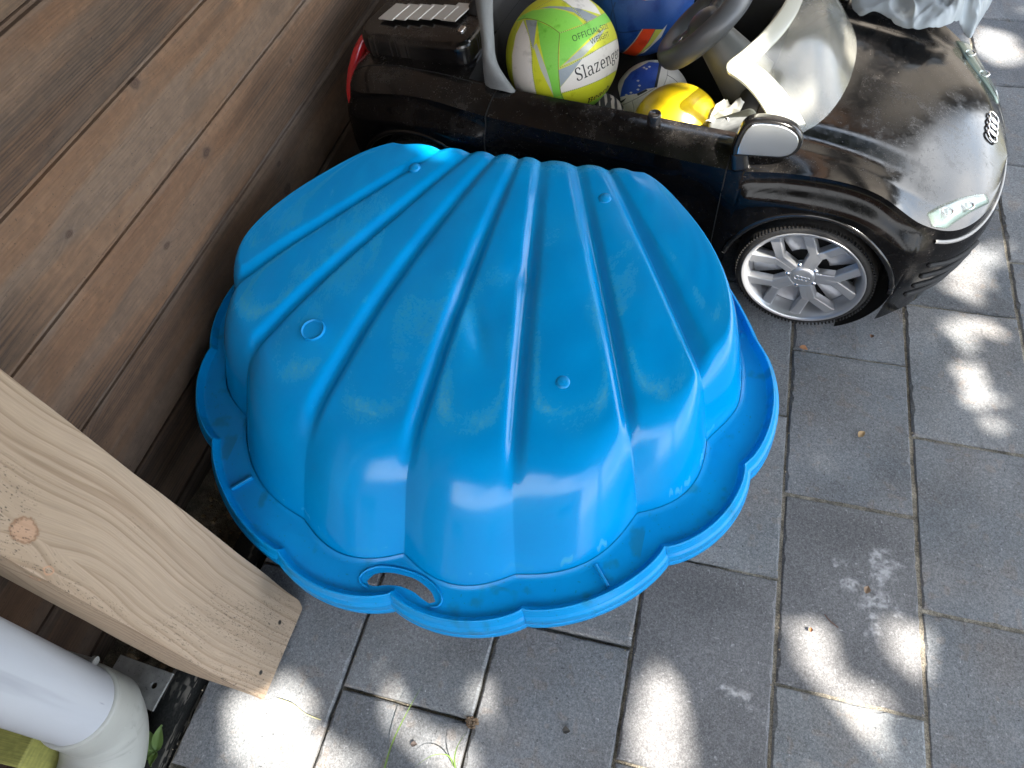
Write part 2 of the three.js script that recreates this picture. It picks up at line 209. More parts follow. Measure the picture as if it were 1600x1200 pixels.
// ---------------------------------------------------------------- shell sandpit: lid lying on its base
{
  const O = new THREE.Vector3(-0.323, 0.1455, -0.34), N = new THREE.Vector3(-0.0125, 0.9894, 0.1446).normalize(), U = new THREE.Vector3(0.9996, 0.00868, 0.027).normalize(), F = new THREE.Vector3().crossVectors(U, N).normalize();
  const M4 = new THREE.Matrix4().makeBasis(U, N, F).setPosition(O);       // local x = lateral, y = up off the rim, z = to the front
  const H = 0.1, FL = -0.014;
  const A = [-0.205, -0.137, -0.081, -0.036, 0.006, 0.046, 0.108, 0.163, 0.203];
  const B = [[-0.26, -0.685], [-0.415, -0.31], [-0.335, -0.165], [-0.17, -0.025], [0, -0.011], [0.168, -0.021], [0.317, -0.148], [0.397, -0.283], [0.26, -0.685]];
  const MID = [null, [-0.286, -0.536, 0.55], [-0.222, -0.44, 0.47], [-0.128, -0.43, 0.4], [-0.012, -0.42, 0.4], [0.09, -0.41, 0.41], [0.2, -0.45, 0.42], [0.275, -0.5, 0.45], null];
  const SL = [[-0.26, -0.685], [-0.32, -0.62], [-0.385, -0.535], [-0.425, -0.455], [-0.44, -0.40], [-0.437, -0.355], [-0.415, -0.31]], SR = [[0.397, -0.283], [0.432, -0.345], [0.434, -0.39], [0.419, -0.457], [0.38, -0.537], [0.314, -0.624], [0.26, -0.685]];
  const poly = (P) => { const c = new THREE.CatmullRomCurve3(P.map(p => new THREE.Vector3(p[0], 0, p[1]))); return t => { const v = c.getPoint(t); return [v.x, v.z]; }; };
  const pL = poly(SL), pR = poly(SR);
  const seg = (a, b, t, bulge, e = 0.8) => { const dx = b[0] - a[0], dz = b[1] - a[1], l = Math.hypot(dx, dz), s = Math.pow(4 * t * (1 - t), e); return [a[0] + dx * t - dz / l * -bulge * -s, a[1] + dz * t + dx / l * bulge * s]; };
  const Bf = ph => { const k = Math.min(7, Math.floor(ph)), t = ph - k; if (k === 0) return pL(t); if (k === 7) return pR(t); return seg(B[k], B[k + 1], t, 0.03, 1.08); };
  const CR = [[0, -0.258, -0.703], [0.12, -0.29, -0.69], [0.3, -0.375, -0.575], [0.5, -0.448, -0.435], [1, -0.445, -0.269], [2, -0.364, -0.113], [3, -0.184, 0.03], [4, 0.003, 0.047], [5, 0.19, 0.023], [6, 0.362, -0.107], [7, 0.453, -0.253], [7.45, 0.443, -0.461], [7.7, 0.382, -0.562], [7.88, 0.3, -0.675], [8, 0.258, -0.703]];
  const Cf = ph => { let i = 0; while (i < CR.length - 2 && ph > CR[i + 1][0]) i++; const a = CR[i], b = CR[i + 1], t = clamp((ph - a[0]) / (b[0] - a[0]), 0, 1); const bul = a[0] >= 1 && b[0] <= 7 ? 0.027 : a[0] === 0.5 ? 0.02 : a[0] === 7 ? 0.034 : 0.003; return seg([a[1], a[2]], [b[1], b[2]], t, bul); };
  const Wf = table([0, 0.5, 1, 2, 3, 4, 5, 6, 7, 7.5, 8], [0.035, 0.04, 0.06, 0.115, 0.165, 0.18, 0.175, 0.13, 0.085, 0.06, 0.04]);
  const phis = []; for (let k = 0; k < 8; k++) { const per = k === 3 || k === 4 ? 64 : 32; for (let i = 0; i < per; i++) phis.push(k + (k === 0 || k === 7 ? i / per : lerp(i / per, 0.5 - 0.5 * Math.cos(Math.PI * i / per), 0.75))); } phis.push(8); const NC = phis.length - 1;
  const NP = 36, NS = 26;
  function lidPoint(ph, rho) {
    const k = Math.min(7, Math.floor(ph)), t = ph - k;
    const ax = lerp(A[k], A[k + 1], t), b = Bf(ph), scal = Math.sin(Math.PI * t) * 0.004;
    const a = [ax, -0.683 - scal];
    const off = q => { const m = MID[q]; if (!m) return [0, 0]; const Aq = [A[q], -0.683], Bq = B[q], s = m[2]; return [(m[0] - lerp(Aq[0], Bq[0], s)), (m[1] - lerp(Aq[1], Bq[1], s)) * 0.3]; };
    const o0 = off(k), o1 = off(k + 1), c = 4 * rho * (1 - rho) * 0.9;
    const x = lerp(a[0], b[0], rho) + c * lerp(o0[0], o1[0], t), z = lerp(a[1], b[1], rho) + c * lerp(o0[1], o1[1], t);
    const L = Math.hypot(b[0] - a[0], b[1] - a[1]), r0 = clamp(1 - Wf(ph) / L, 0.12, 0.9);
    let s = clamp((rho - r0) / (1 - r0), 0, 1); const ka = 0.68;
    let y = H - (H - FL) * (s < ka ? s * s / (2 * ka) : s - ka / 2) / (1 - ka / 2);
    // grooves
    const sw = lerp(0.045, 0.17, rho) * (k === 0 || k === 7 ? 1.6 : 1), wd = Math.min(0.009, 0.24 * sw);
    for (const q of [k, k + 1]) if (q >= 1 && q <= 7) { const d = Math.abs(ph - q) * sw; y -= lerp(0.0026, 0.0098, sm(0, 0.4, rho)) * Math.exp(-Math.pow(d / wd, 2.4)) * (1 - sm(0.02, 0.5, s)); }
    y += 0.0015 * Math.sin(Math.PI * t) * (1 - s);
    // dents
    const dn = (ux, uz, rx, rz, an, am) => { const dx = x - ux, dz = z - uz, ca = Math.cos(an), sa = Math.sin(an); const p = (dx * ca + dz * sa) / rx, q2 = (-dx * sa + dz * ca) / rz; y += am * Math.exp(-p * p - q2 * q2); };
    dn(0.07, -0.455, 0.026, 0.03, 0, -0.0045); dn(0.03, -0.345, 0.014, 0.05, -0.5, -0.006); dn(0.055, -0.345, 0.03, 0.06, -0.4, -0.004);
    y += (fbm(x * 9 + 3, z * 9, 300, 2) - 0.5) * 0.006 * (1 - s * 0.7);
    return [x, y, z];
  }
  const rhoAt = (ph, j) => { const L = 0.66, b = Bf(ph), k = Math.min(7, Math.floor(ph)); const LL = Math.hypot(b[0] - lerp(A[k], A[k + 1], ph - k), b[1] + 0.683), r0 = clamp(1 - Wf(ph) / LL, 0.12, 0.9); if (j <= NP) return r0 * j / NP; const q = (j - NP) / NS; return r0 + (1 - r0) * q; };
  const RW = 7;
  // dome: rear wall rows + plateau rows + side rows
  const dome = grid(NC, RW + NP + NS, (i, j) => {
    const ph = phis[i];
    if (j < RW) { const p = lidPoint(ph, 0), q = (RW - j) / RW, c = Math.pow(q, 1.2); return [p[0], lerp(p[1], FL, c), p[2] - 0.016 * Math.sqrt(1 - (1 - q) ** 2), ph / 8, 0.001]; }
    const rho = rhoAt(ph, j - RW), p = lidPoint(ph, rho); return [...p, ph / 8, rho];
  }, null, true);
  // flange with lip, outer wall and a slot for the hand
  const rows = 30;
  const HC = 4.05, HW = 0.29; const hole = ph => { const t = (ph - HC) / HW; return Math.abs(t) < 1 ? Math.pow(1 - Math.pow(Math.abs(t), 4), 0.5) : 0; };
  const fl = (ph, t) => { const b = Bf(ph), c = Cf(ph); return [lerp(b[0], c[0], t), lerp(b[1], c[1], t)]; };
  const outN = ph => { const e = 0.02, a = Cf(Math.max(0, ph - e)), b = Cf(Math.min(8, ph + e)), dx = b[0] - a[0], dz = b[1] - a[1], l = Math.hypot(dx, dz) || 1; return [-dz / l, dx / l]; };
  const hx0 = -0.040, hx1 = 0.064, zUp = table([hx0, -0.036, -0.026, -0.008, 0.02, 0.042, 0.057, 0.062, hx1], [0.039, 0.030, 0.0235, 0.019, 0.0185, 0.024, 0.032, 0.037, 0.0425]), zLo = table([hx0, -0.036, -0.026, -0.01, 0.01, 0.03, 0.05, 0.06, hx1], [0.039, 0.0435, 0.0425, 0.0375, 0.0345, 0.037, 0.0445, 0.0468, 0.0425]);
  const inSlot = ph => { if (ph < 3.5 || ph > 4.6) return false; const x = fl(ph, 0.56)[0]; return x > hx0 && x < hx1; };
  function flangePoint(ph, j) {
    const near = ph > 3.4 && ph < 4.7;
    let t, y;
    if (j <= 20) {
      let p;
      if (near && j <= 14) {
        const x = fl(ph, 0.56)[0], k = x < hx0 ? sm(hx0 - 0.03, hx0, x) : x > hx1 ? sm(hx1 + 0.03, hx1, x) : 1, m = fl(ph, 0.56);
        const U = [x, lerp(m[1], zUp(x), k)], Lo = [x, lerp(m[1], zLo(x), k)], e = fl(ph, 0.86), b = fl(ph, 0);
        p = j <= 8 ? [lerp(b[0], U[0], j / 8), lerp(b[1], U[1], j / 8)] : [lerp(Lo[0], e[0], (j - 9) / 5), lerp(Lo[1], Math.max(e[1], Lo[1] + 0.0015), (j - 9) / 5)]; t = j <= 8 ? 0.56 * j / 8 : lerp(0.56, 0.86, (j - 9) / 5);
      } else { t = j <= 8 ? 0.56 * j / 8 : j <= 14 ? lerp(0.56, 0.86, (j - 9) / 5) : lerp(0.86, 0.985, (j - 14) / 6); p = fl(ph, t); }
      y = FL + 0.003 * sm(0.12, 0, t); if (t > 0.86) y = lerp(FL, 0.0005, Math.pow((t - 0.86) / 0.125, 1.6));
      return [p[0], y, p[1]];
    }
    const n = outN(ph), p = Cf(ph), q = [[0.0006, 0.0012], [0.002, 0.0008], [0.0035, -0.002], [0.0065, -0.013], [0.0085, -0.0165], [0.0115, -0.0175], [0.0125, -0.021], [0.014, -0.034], [0.0125, -0.037]][j - 21];
    return [p[0] + n[0] * q[0], q[1], p[1] + n[1] * q[0]];
  }
  const FC = NC, fphis = phis;
  const flange = grid(FC, 29, (i, j) => { const ph = fphis[i], p = flangePoint(ph, j); return [...p, p[0] * 1.5 + 0.5, p[2] * 1.5 + 2]; }, (i, j) => j === 8 && (inSlot(fphis[i]) || inSlot(fphis[i + 1])), true);
  const rear = grid(40, 12, (i, j) => { const u = i / 40, x = lerp(-0.258, 0.258, u), t = j / 12; const z0 = -0.699 , z1 = -0.703 - 0.045 * Math.pow(Math.sin(Math.PI * u), 0.4); const z = lerp(z0, z1, Math.min(1, t * 1.5)); return [x, t < 0.55 ? FL : t < 0.67 ? lerp(FL, 0.001, (t - 0.55) / 0.12) : lerp(0.001, -0.036, (t - 0.67) / 0.33), z - (t > 0.67 ? (t - 0.67) * 0.03 : 0), x * 1.5 + 0.5, z * 1.5 + 2]; }, null, false);

  // scuffs: pale rubbed plastic, laid out along each panel
  const TW = 1536, TH = 1024;
  const scuffAt = (ph, rho) => {
    const k = Math.min(7, Math.floor(ph)), t = ph - k, b = Bf(ph), L = Math.hypot(b[0] - lerp(A[k], A[k + 1], t), b[1] + 0.683), r0 = clamp(1 - Wf(ph) / L, 0.12, 0.9);
    const mx = (ph - 4) * lerp(0.045, 0.17, rho), mz = rho * 0.66, ms = (1 - r0) * 0.5;
    const edgeT = Math.min(t, 1 - t), inner = sm(0.1, 0.22, edgeT);
    const line = r0 - 0.02 - 0.1 * Math.pow(Math.abs(t - 0.5) * 2, 2.5) * 1.2;
    let a = Math.exp(-(((rho - line) / 0.032) ** 2)) * inner * 0.85;
    a += Math.exp(-(((edgeT - 0.16) / 0.035) ** 2)) * sm(0.3, 0.6, rho) * sm(line + 0.03, line - 0.05, rho) * 0.5;
    a += sm(0.5, 0.66, fbm(mx * 9, mz * 7, 310)) * sm(r0 + 0.03, r0 - 0.08, rho) * inner * 0.5 * sm(0.1, 0.4, rho);
    a += Math.exp(-((rho / 0.035) ** 2)) * 0.55;
    const patch = sm(0.42, 0.58, fbm(mx * 16 + 4, mz * 16, 320)), grain = 0.25 + 0.95 * vn(mx * 600, mz * 600, 330) * (0.5 + vn(mx * 210, mz * 210, 331)), g2 = sm(0.2, 0.7, vn(mx * 260, mz * 90, 334));
    a = a * lerp(0.3, 1.15, patch) * grain * lerp(0.7, 1, g2);
    a += Math.exp(-(((rho - 0.984 + (vn(ph * 30, 1, 349) - 0.5) * 0.012) / 0.0045) ** 2)) * sm(0.5, 0.6, fbm(ph * 14, rho * 8, 347)) * (ph > 5.3 ? 0.9 : 0.2);
    // hairline scratches and specks
    const sc = sm(0.93, 0.97, vn(mx * 60 + mz * 25, mz * 900 - mx * 500, 340)) * 0.25 * sm(0.5, 0.7, fbm(mx * 12, mz * 12, 345)); 
    return clamp(a + sc, 0, 1);
  };
  const sc = new Float32Array(TW * TH);
  for (let j = 0; j < TH; j++) for (let i = 0; i < TW; i++) sc[j * TW + i] = scuffAt(i / TW * 8 * 0.99999, j / TH);
  const base = [0, 139, 207], pale = [118, 170, 186];
  const map = tex(TW, TH, (i, j) => { const a = sc[j * TW + i], n = (vn(i / 60, j / 60, 350) - 0.5) * 8; return base.map((v, q) => lerp(v + (q ? n : 0), pale[q], a * 0.5)); });
  const rou = tex(TW, TH, (i, j) => { const a = sc[j * TW + i]; return [0, 40 + a * 150 + (fbm(i / 50, j / 50, 352) - 0.5) * 34, 0]; }, false);
  map.wrapS = map.wrapT = rou.wrapS = rou.wrapT = THREE.ClampToEdgeWrapping;
  const plastic = phys({ map, roughnessMap: rou, roughness: 1, specularIntensity: 0.65 });
  const dirt = tex(512, 512, (i, j) => { const a = sm(0.62, 0.8, fbm(i / 22, j / 22, 360)) * 0.3 + (vn(i / 2, j / 2, 361) > 0.985 ? 0.45 : 0); return base.map((v, q) => lerp(v + (q ? (fbm(i / 60, j / 60, 362) - 0.5) * 16 : 0), [60, 92, 100][q], a)); });
  const rim = phys({ map: dirt, roughness: 0.3, specularIntensity: 0.65 });
  const plain = phys({ color: new THREE.Color(0x008bcf), roughness: 0.42, specularIntensity: 0.65 });
  const lid = thing('scallop_sandpit', 'big bright blue plastic scallop shell with radiating grooves and a hand slot', 'sandpit', O.toArray());
  lid.quaternion.setFromRotationMatrix(M4);
  mesh('dome', dome, plastic, lid); mesh('rim_flange', [flange, rear], rim, lid);
  // moulded ring round the hand slot
  mesh('slot_rim', tube([[-0.036, 0.0478], [-0.05, 0.043], [-0.0535, 0.036], [-0.048, 0.026], [-0.034, 0.0165], [-0.012, 0.0115], [0.02, 0.011], [0.046, 0.016], [0.066, 0.027], [0.0745, 0.039], [0.0715, 0.048], [0.062, 0.0515]].map(q => [q[0], FL + 0.0012, q[1]]), 0.0019, 120, 6), rim, lid);
  for (const [x, z, r] of [[-0.218, -0.287, 0.0185], [0.181, -0.279, 0.0095], [-0.167, -0.633, 0.008], [0.17, -0.62, 0.009]]) { const b = r > 0.015 ? [[0, 0.0012], [r * 0.8, 0.0012], [r * 0.88, 0.0016], [r * 0.95, 0.0038], [r, 0.0036], [r * 1.06, 0], [r * 1.06, -0.01]] : [[0, 0.003], [r * 0.7, 0.0028], [r, 0.0005], [r * 1.3, -0.001], [r * 1.3, -0.01]]; const m = mesh('boss', at(new THREE.LatheGeometry(b.map(p => new THREE.Vector2(...p)), 32), x, H + 0.0025, z), r > 0.015 ? plain : rim, lid); }
  for (const [x, z, a] of [[-0.291, -0.056, 0.75], [0.286, -0.049, -0.75]]) mesh('flange_rib', at(box(0.0048, 0.008, 0.036, 0.002), x, FL + 0.002, z, 0, a * -1, 0), rim, lid);
  mesh('flange_bolt', at(new THREE.LatheGeometry([[0, 0.002], [0.003, 0.002], [0.0036, 0.0004], [0.006, 0.0004], [0.007, 0]].map(p => new THREE.Vector2(...p)), 24), 0.424, FL, -0.48), rim, lid);

  // the lower half of the sandpit under it: bowl resting on the pavers
  const bs = thing('scallop_tray', 'blue plastic shell tray under the grooved shell, only its rim edge showing', 'sandpit', [O.x, 0, O.z]);
  const w = new THREE.Vector3(), off = new THREE.Vector3(O.x, 0, O.z);
  const prof = [[0.006, -0.0395], [0.013, -0.0392], [0.0148, -0.041], [0.0155, -0.052], [0.0135, -0.054]];
  const bowl = grid(NC, 14, (i, j) => {
    const ph = phis[i], n = outN(ph), c = Cf(ph), hs = hole(ph);
    if (j < 5) { w.set(c[0] + n[0] * prof[j][0], prof[j][1], c[1] + n[1] * prof[j][0]).applyMatrix4(M4).sub(off); return [w.x, w.y, w.z]; }
    const t = [0.97, 0.9, 0.1, 0, 0, 0, 0, 0, 0, 0][j - 5], p = fl(ph, ph > 3.55 && ph < 4.55 ? Math.min(t, 0.05) : t), q = clamp((j - 8) / 6, 0, 1);
    const inn = j > 6 ? 0.075 * Math.exp(-(((ph - 4.05) / 0.9) ** 2)) : 0; w.set(p[0] * (1 - q * 0.45), -0.05, p[1] - inn + (p[1] + 0.35) * -q * 0.45).applyMatrix4(M4).sub(off); if (q > 0) w.y = lerp(w.y, 0.004, q); return [w.x, w.y, w.z];
  }, (i, j) => j >= 4 && j <= 6 && phis[i] > 3.56 && phis[i + 1] < 4.54, false);
  mesh('bowl', bowl, plain, bs);
  const ring = []; for (let i = 0; i <= NC; i += 3) { const p = fl(phis[i], 0); w.set(p[0] * 0.55, -0.05, p[1] - (p[1] + 0.35) * 0.45).applyMatrix4(M4).sub(off); ring.push(new THREE.Vector2(w.x, -w.z)); }
  mesh('floor', at(new THREE.ShapeGeometry(new THREE.Shape(ring)).rotateX(-Math.PI / 2), 0, 0.0045, 0), plain, bs);
}
// ---------------------------------------------------------------- ride-on car
const CAR = [-0.0884, 0, -1.3899], CAR_A = 8.8 * Math.PI / 180;
const toCar = (x, y, z) => [CAR[0] + x * Math.cos(CAR_A) - z * Math.sin(CAR_A), y, CAR[2] + x * Math.sin(CAR_A) + z * Math.cos(CAR_A)];
{
  const car = thing('ride_on_car', 'black convertible ride-on toy car with silver wheels, dusty, parked behind the blue shell', 'toy car', CAR);
  car.rotation.y = -CAR_A;
  // dusty black plastic
  const D = 1024, dust = new Float32Array(D * D);
  for (let j = 0; j < D; j++) for (let i = 0; i < D; i++) {
    const x = i / D, y = j / D; let a = sm(0.4, 0.75, fbm(x * 7, y * 7, 400)) * 0.2 + sm(0.5, 0.8, fbm(x * 30, y * 30, 401)) * 0.16 + sm(0.5, 0.9, fbm(x * 110, y * 110, 411, 2)) * 0.16; const sp = vn(x * 330, y * 330, 402), s3 = vn(x * 640, y * 640, 403);
    a *= 0.6 + 0.4 * vn(x * 500, y * 500, 405); if (sp > 0.93) a += 0.6 * vn(x * 40, y * 40, 406); if (s3 > 0.95) a += 0.5 * vn(x * 12, y * 12, 412); const hair = vn(x * 90 + y * 300, y * 60 - x * 25, 407); if (hair > 0.975 && vn(x * 20, y * 20, 408) > 0.6) a += 0.16; dust[j * D + i] = clamp(a, 0, 1);
  }
  const map = tex(D, D, (i, j) => { const a = dust[j * D + i]; return [lerp(12, 104, a), lerp(12, 96, a), lerp(13, 88, a)]; });
  const rou = tex(D, D, (i, j) => [0, 30 + dust[j * D + i] * 170, 0], false);
  map.repeat.set(1.7, 1.7); rou.repeat.set(1.7, 1.7);
  const paint = phys({ map, roughnessMap: rou, roughness: 1, specularIntensity: 1, ior: 1.55 });
  const mapL = map.clone(); mapL.needsUpdate = true;
  const side = phys({ color: lin(0.006, 0.006, 0.0065), roughness: 0.16, ior: 1.55 });
  const matte = std({ color: lin(0.012, 0.012, 0.013), roughness: 0.75 });
  const dark = std({ color: lin(0.006, 0.006, 0.006), roughness: 0.9 });
  const grey = std({ map: tex(256, 256, (i, j) => { const v = 112 + (fbm(i / 30, j / 30, 420) - 0.5) * 26 + (vn(i / 1.7, j / 1.7, 421) - 0.5) * 8; return [v, v + 3, v + 4]; }), roughness: 0.55 });
  const silver = std({ color: lin(0.5, 0.51, 0.53), metalness: 0.7, roughness: 0.32 });
  const chrome = std({ color: lin(0.8, 0.8, 0.82), metalness: 1, roughness: 0.12 });

  const capped = (pts, r, n, m) => [tube(pts, r, n, m), at(new THREE.SphereGeometry(r, 12, 8), ...pts[0]), at(new THREE.SphereGeometry(r, 12, 8), ...pts[pts.length - 1])];
  // plan outline half-width, heights
  const XR = -0.632, XF = 0.636;
  const w = x => { const fr = clamp((x - 0.44) / (XF - 0.44), 0, 1), re = clamp((-0.5 - x) / (-0.5 - XR), 0, 1); const b = table([-0.6, -0.4, -0.2, 0, 0.18, 0.3, 0.4, 0.5], [0.3, 0.303, 0.298, 0.298, 0.297, 0.29, 0.292, 0.302])(x); return b * Math.pow(Math.max(0, 1 - Math.pow(fr, 2.7)), 0.5) * Math.pow(Math.max(0, 1 - Math.pow(re, 3.2)), 0.42); };
  const hc = table([-0.632, -0.6, -0.54, -0.4, -0.26, 0, 0.18, 0.28, 0.36, 0.43, 0.5, 0.56, 0.61, 0.636], [0.285, 0.3, 0.317, 0.337, 0.322, 0.318, 0.314, 0.326, 0.331, 0.322, 0.287, 0.258, 0.24, 0.23]);
  const hb = table([-0.632, -0.57, -0.4, -0.29, 0, 0.18, 0.26, 0.34, 0.42, 0.5, 0.58, 0.636], [0.295, 0.335, 0.352, 0.343, 0.342, 0.342, 0.338, 0.331, 0.318, 0.29, 0.257, 0.232]);
  const hC = table([-0.632, -0.55, -0.4, -0.29, 0.18, 0.26, 0.34, 0.42, 0.5, 0.58, 0.636], [0.305, 0.35, 0.37, 0.37, 0.355, 0.352, 0.346, 0.334, 0.312, 0.275, 0.236]);
  const zb = x => Math.min(0.236, 0.8 * w(x));
  const top = (x, z) => { const a = Math.abs(z), b = zb(x), ww = w(x); let y; if (a <= b) y = hC(x) + (hb(x) - hC(x)) * Math.pow(a / Math.max(b, 1e-4), 2.4); else { const s = clamp((a - b) / Math.max(1e-4, ww - b), 0, 1); y = hb(x) + (hc(x) - hb(x)) * s * s; } // oval scoop pressed into the bonnet beside the wing
    const dx = (x - 0.36) / 0.13, dz = (a - 0.205) / 0.018, d = dx * dx + dz * dz; if (d < 1) y -= 0.0045 * sm(1, 0.55, d); return y; };
  const NX = 150, NT = 44, xs = []; for (let i = 0; i <= NX; i++) xs.push(lerp(XR, XF, 0.5 - 0.5 * Math.cos(Math.PI * lerp(0.004, 0.996, i / NX))));
  const snap = v => { let k = 0; xs.forEach((x, i) => { if (Math.abs(x - v) < Math.abs(xs[k] - v)) k = i; }); xs[k] = v; return k; };
  const iR = snap(-0.33), iF = snap(0.2);
  const tz = (x, j) => { const t = j / NT * 2 - 1, a = Math.abs(t), b = zb(x); const z = a < 0.6 ? b * a / 0.6 : lerp(b, w(x), (a - 0.6) / 0.4); return Math.sign(t) * z; };
  const inHole = (i, j) => i >= iR && i < iF && Math.abs((j + 0.5) / NT * 2 - 1) < 0.6;
  const skin = grid(NX, NT, (i, j) => { const x = xs[i], z = tz(x, j); return [x, top(x, z), z, x + 2, z + 2]; }, inHole, true);
  mesh('bonnet_and_deck', skin, paint, car);

  // skirt below the crease line, all round, raised over the wheels
  const WX = [-0.412, 0.357], WR = 0.125, AR = 0.148;
  const outl = []; { const M = 130; for (let i = 0; i <= M; i++) { const x = lerp(XR, XF, 0.5 - 0.5 * Math.cos(Math.PI * lerp(0.003, 0.997, i / M))); outl.push([x, w(x)]); } }
  // refine along the sides
  const dense = []; for (let i = 0; i < outl.length - 1; i++) { const [x0, z0] = outl[i], [x1, z1] = outl[i + 1], n = Math.max(1, Math.ceil(Math.hypot(x1 - x0, z1 - z0) / 0.004)); for (let k = 0; k < n; k++) { const x = lerp(x0, x1, k / n); dense.push([x, n > 1 && Math.abs(x) < 0.6 ? w(x) : lerp(z0, z1, k / n)]); } } dense.push(outl[outl.length - 1]);
  const loop = [...dense, ...dense.slice().reverse().map(p => [p[0], -p[1]])];
  const bot = x => { let y = 0.055; if (x > 0.5) y = 0.045; for (const c of WX) { const d = Math.abs(x - c); if (d < AR) y = Math.max(y, 0.125 + Math.sqrt(AR * AR - d * d) * (d < 0.13 ? 1 : 1) - 0.0); } return y; };
  const NV = 16, nL = loop.length;
  const skirtP = (i, v) => {
    const p = loop[i], a = loop[Math.max(0, i - 1)], b = loop[Math.min(nL - 1, i + 1)]; const dx = b[0] - a[0], dz = b[1] - a[1], l = Math.hypot(dx, dz) || 1; let nx = -dz / l, nz = dx / l; if (i <= 1 || i >= nL - 2) { nx = -1; nz = 0; }
    const y0 = top(p[0], p[1]), yb = bot(p[0]), y = lerp(y0, yb, v), d = y0 - y;
    const endf = sm(0.42, 0.6, p[0]), door = sm(-0.3, -0.2, p[0]) * sm(0.22, 0.12, p[0]);
    let o = 0.014 * sm(0, 0.05, d) - 0.02 * sm(0.1, 0.27, d) - door * 0.022 * sm(0.01, 0.06, d) + door * 0.018 * sm(0.16, 0.22, d);
    o -= endf * 0.02 * sm(0.02, 0.2, d);
    for (const c of WX) { const q = Math.abs(p[0] - c); o += 0.012 * sm(AR + 0.05, AR - 0.02, q) * sm(0.01, 0.05, d); }
    return [p[0] + nx * o, y, p[1] + nz * o];
  };
  const skirt = grid(nL - 1, NV, (i, j) => { const q = skirtP(i, Math.pow(j / NV, 0.9)); return [...q, q[0] + 2.3, q[1] * 1.4 + 1]; }, null, false);
  mesh('body', skirt, phys({ map: (() => { const t = map.clone(); t.repeat.set(1.1, 1.1); t.needsUpdate = true; return t; })(), roughnessMap: (() => { const t = rou.clone(); t.repeat.set(1.1, 1.1); t.needsUpdate = true; return t; })(), color: lin(0.5, 0.5, 0.52), roughness: 0.8, ior: 1.5, specularIntensity: 0.35 }), car);
  // arch trims
  for (const c of WX) for (const s of [1, -1]) { const pts = []; for (let a = 4; a <= 176; a += 4) { const x = c - Math.cos(a * Math.PI / 180) * AR, y = 0.125 + Math.sin(a * Math.PI / 180) * AR; let k = 0, bd = 9; loop.forEach((p, i) => { if (Math.sign(p[1]) === s && Math.abs(p[0] - x) < bd) { bd = Math.abs(p[0] - x); k = i; } }); const q = skirtP(k, 1); pts.push([x, y, q[2] - s * 0.002]); } mesh('arch_trim', tube(pts, 0.0055, 70, 8), side, car); }
  // wheel wells, underside
  for (const g of [at(new THREE.BoxGeometry(0.36, 0.05, 0.5), -0.03, 0.072, 0), at(new THREE.BoxGeometry(0.07, 0.12, 0.42), 0.535, 0.12, 0), at(new THREE.BoxGeometry(0.05, 0.14, 0.4), -0.585, 0.14, 0)]) mesh('underside', g, dark, car);
  for (const c of WX) mesh('wheel_well', at(new THREE.CylinderGeometry(AR + 0.006, AR + 0.006, 0.58, 40, 1, true, -Math.PI / 2, Math.PI).rotateX(Math.PI / 2).rotateZ(Math.PI / 2), c, 0.125, 0), new THREE.MeshStandardMaterial({ color: lin(0.006, 0.006, 0.006), roughness: 0.9, side: THREE.DoubleSide }), car);

  // cockpit tub
  const tx0 = -0.33, tx1 = 0.2, tzw = 0.236;
  const wallIn = (i, j, sgn) => { const x = lerp(tx0, tx1, i / 30); const v = j / 6; return [x, lerp(hb(x) - 0.0005, 0.11, v), sgn * (zb(x) - 0.0005 - v * 0.012 - 0.012 * sm(0, 0.1, v))]; };
  mesh('cockpit_wall', [grid(30, 6, (i, j) => wallIn(i, j, 1)), grid(30, 6, (i, j) => wallIn(i, j, -1)), grid(6, 12, (i, j) => { const z = lerp(-tzw, tzw, j / 12); return [tx0, lerp(top(tx0, z), 0.11, i / 6), z]; }), grid(6, 12, (i, j) => { const z = lerp(-tzw, tzw, j / 12); return [tx1 + i / 6 * 0.03, lerp(top(tx1, z), 0.11, i / 6), z]; })], (() => { const m = matte.clone(); m.side = THREE.DoubleSide; return m; })(), car);
  mesh('floor', at(new THREE.BoxGeometry(0.58, 0.012, 0.47), -0.055, 0.106, 0), dark, car);
  mesh('seat_cushion', at(box(0.24, 0.12, 0.44, 0.02, 3), -0.205, 0.169, 0), matte, car);
  mesh('inner_sill', at(box(0.3, 0.085, 0.075, 0.012, 3), 0.06, 0.147, 0.185), matte, car);
  // grey seat back with wing
  {
    mesh('seat_back', at(box(0.06, 0.22, 0.34, 0.025, 4), -0.352, 0.31, -0.06, 0, 0, 0.15), matte, car);
    const st = [[-0.372, 0.462, 0.085, -0.334, 0.462, 0.075], [-0.345, 0.45, 0.145, -0.312, 0.448, 0.14], [-0.312, 0.425, 0.2, -0.284, 0.42, 0.204], [-0.302, 0.4, 0.219, -0.274, 0.39, 0.222], [-0.3, 0.375, 0.228, -0.256, 0.368, 0.231], [-0.297, 0.335, 0.233, -0.226, 0.334, 0.235]];
    const row = k => table(st.map((_, i) => i), st.map(q => q[k])), rw = [0, 1, 2, 3, 4, 5].map(row);
    const wing = grid(30, 12, (i, j) => { const s = i / 6, a = j / 12 * Math.PI * 2, L = rw.map(f => f(s)); const t = 0.5 - 0.5 * Math.cos(a), up = Math.sin(a) * 0.014; const bulge = Math.exp(-(((t - 0.55) / 0.25) ** 2)) * 0.004 * (a < Math.PI ? 1 : 0); return [lerp(L[0], L[3], t), lerp(L[1], L[4], t) + (up + bulge) * 0.6, lerp(L[2], L[5], t) + (up + bulge) * 0.7]; });
    mesh('seat_wing', wing, (() => { const m = grey.clone(); m.side = THREE.DoubleSide; return m; })(), car);
  }
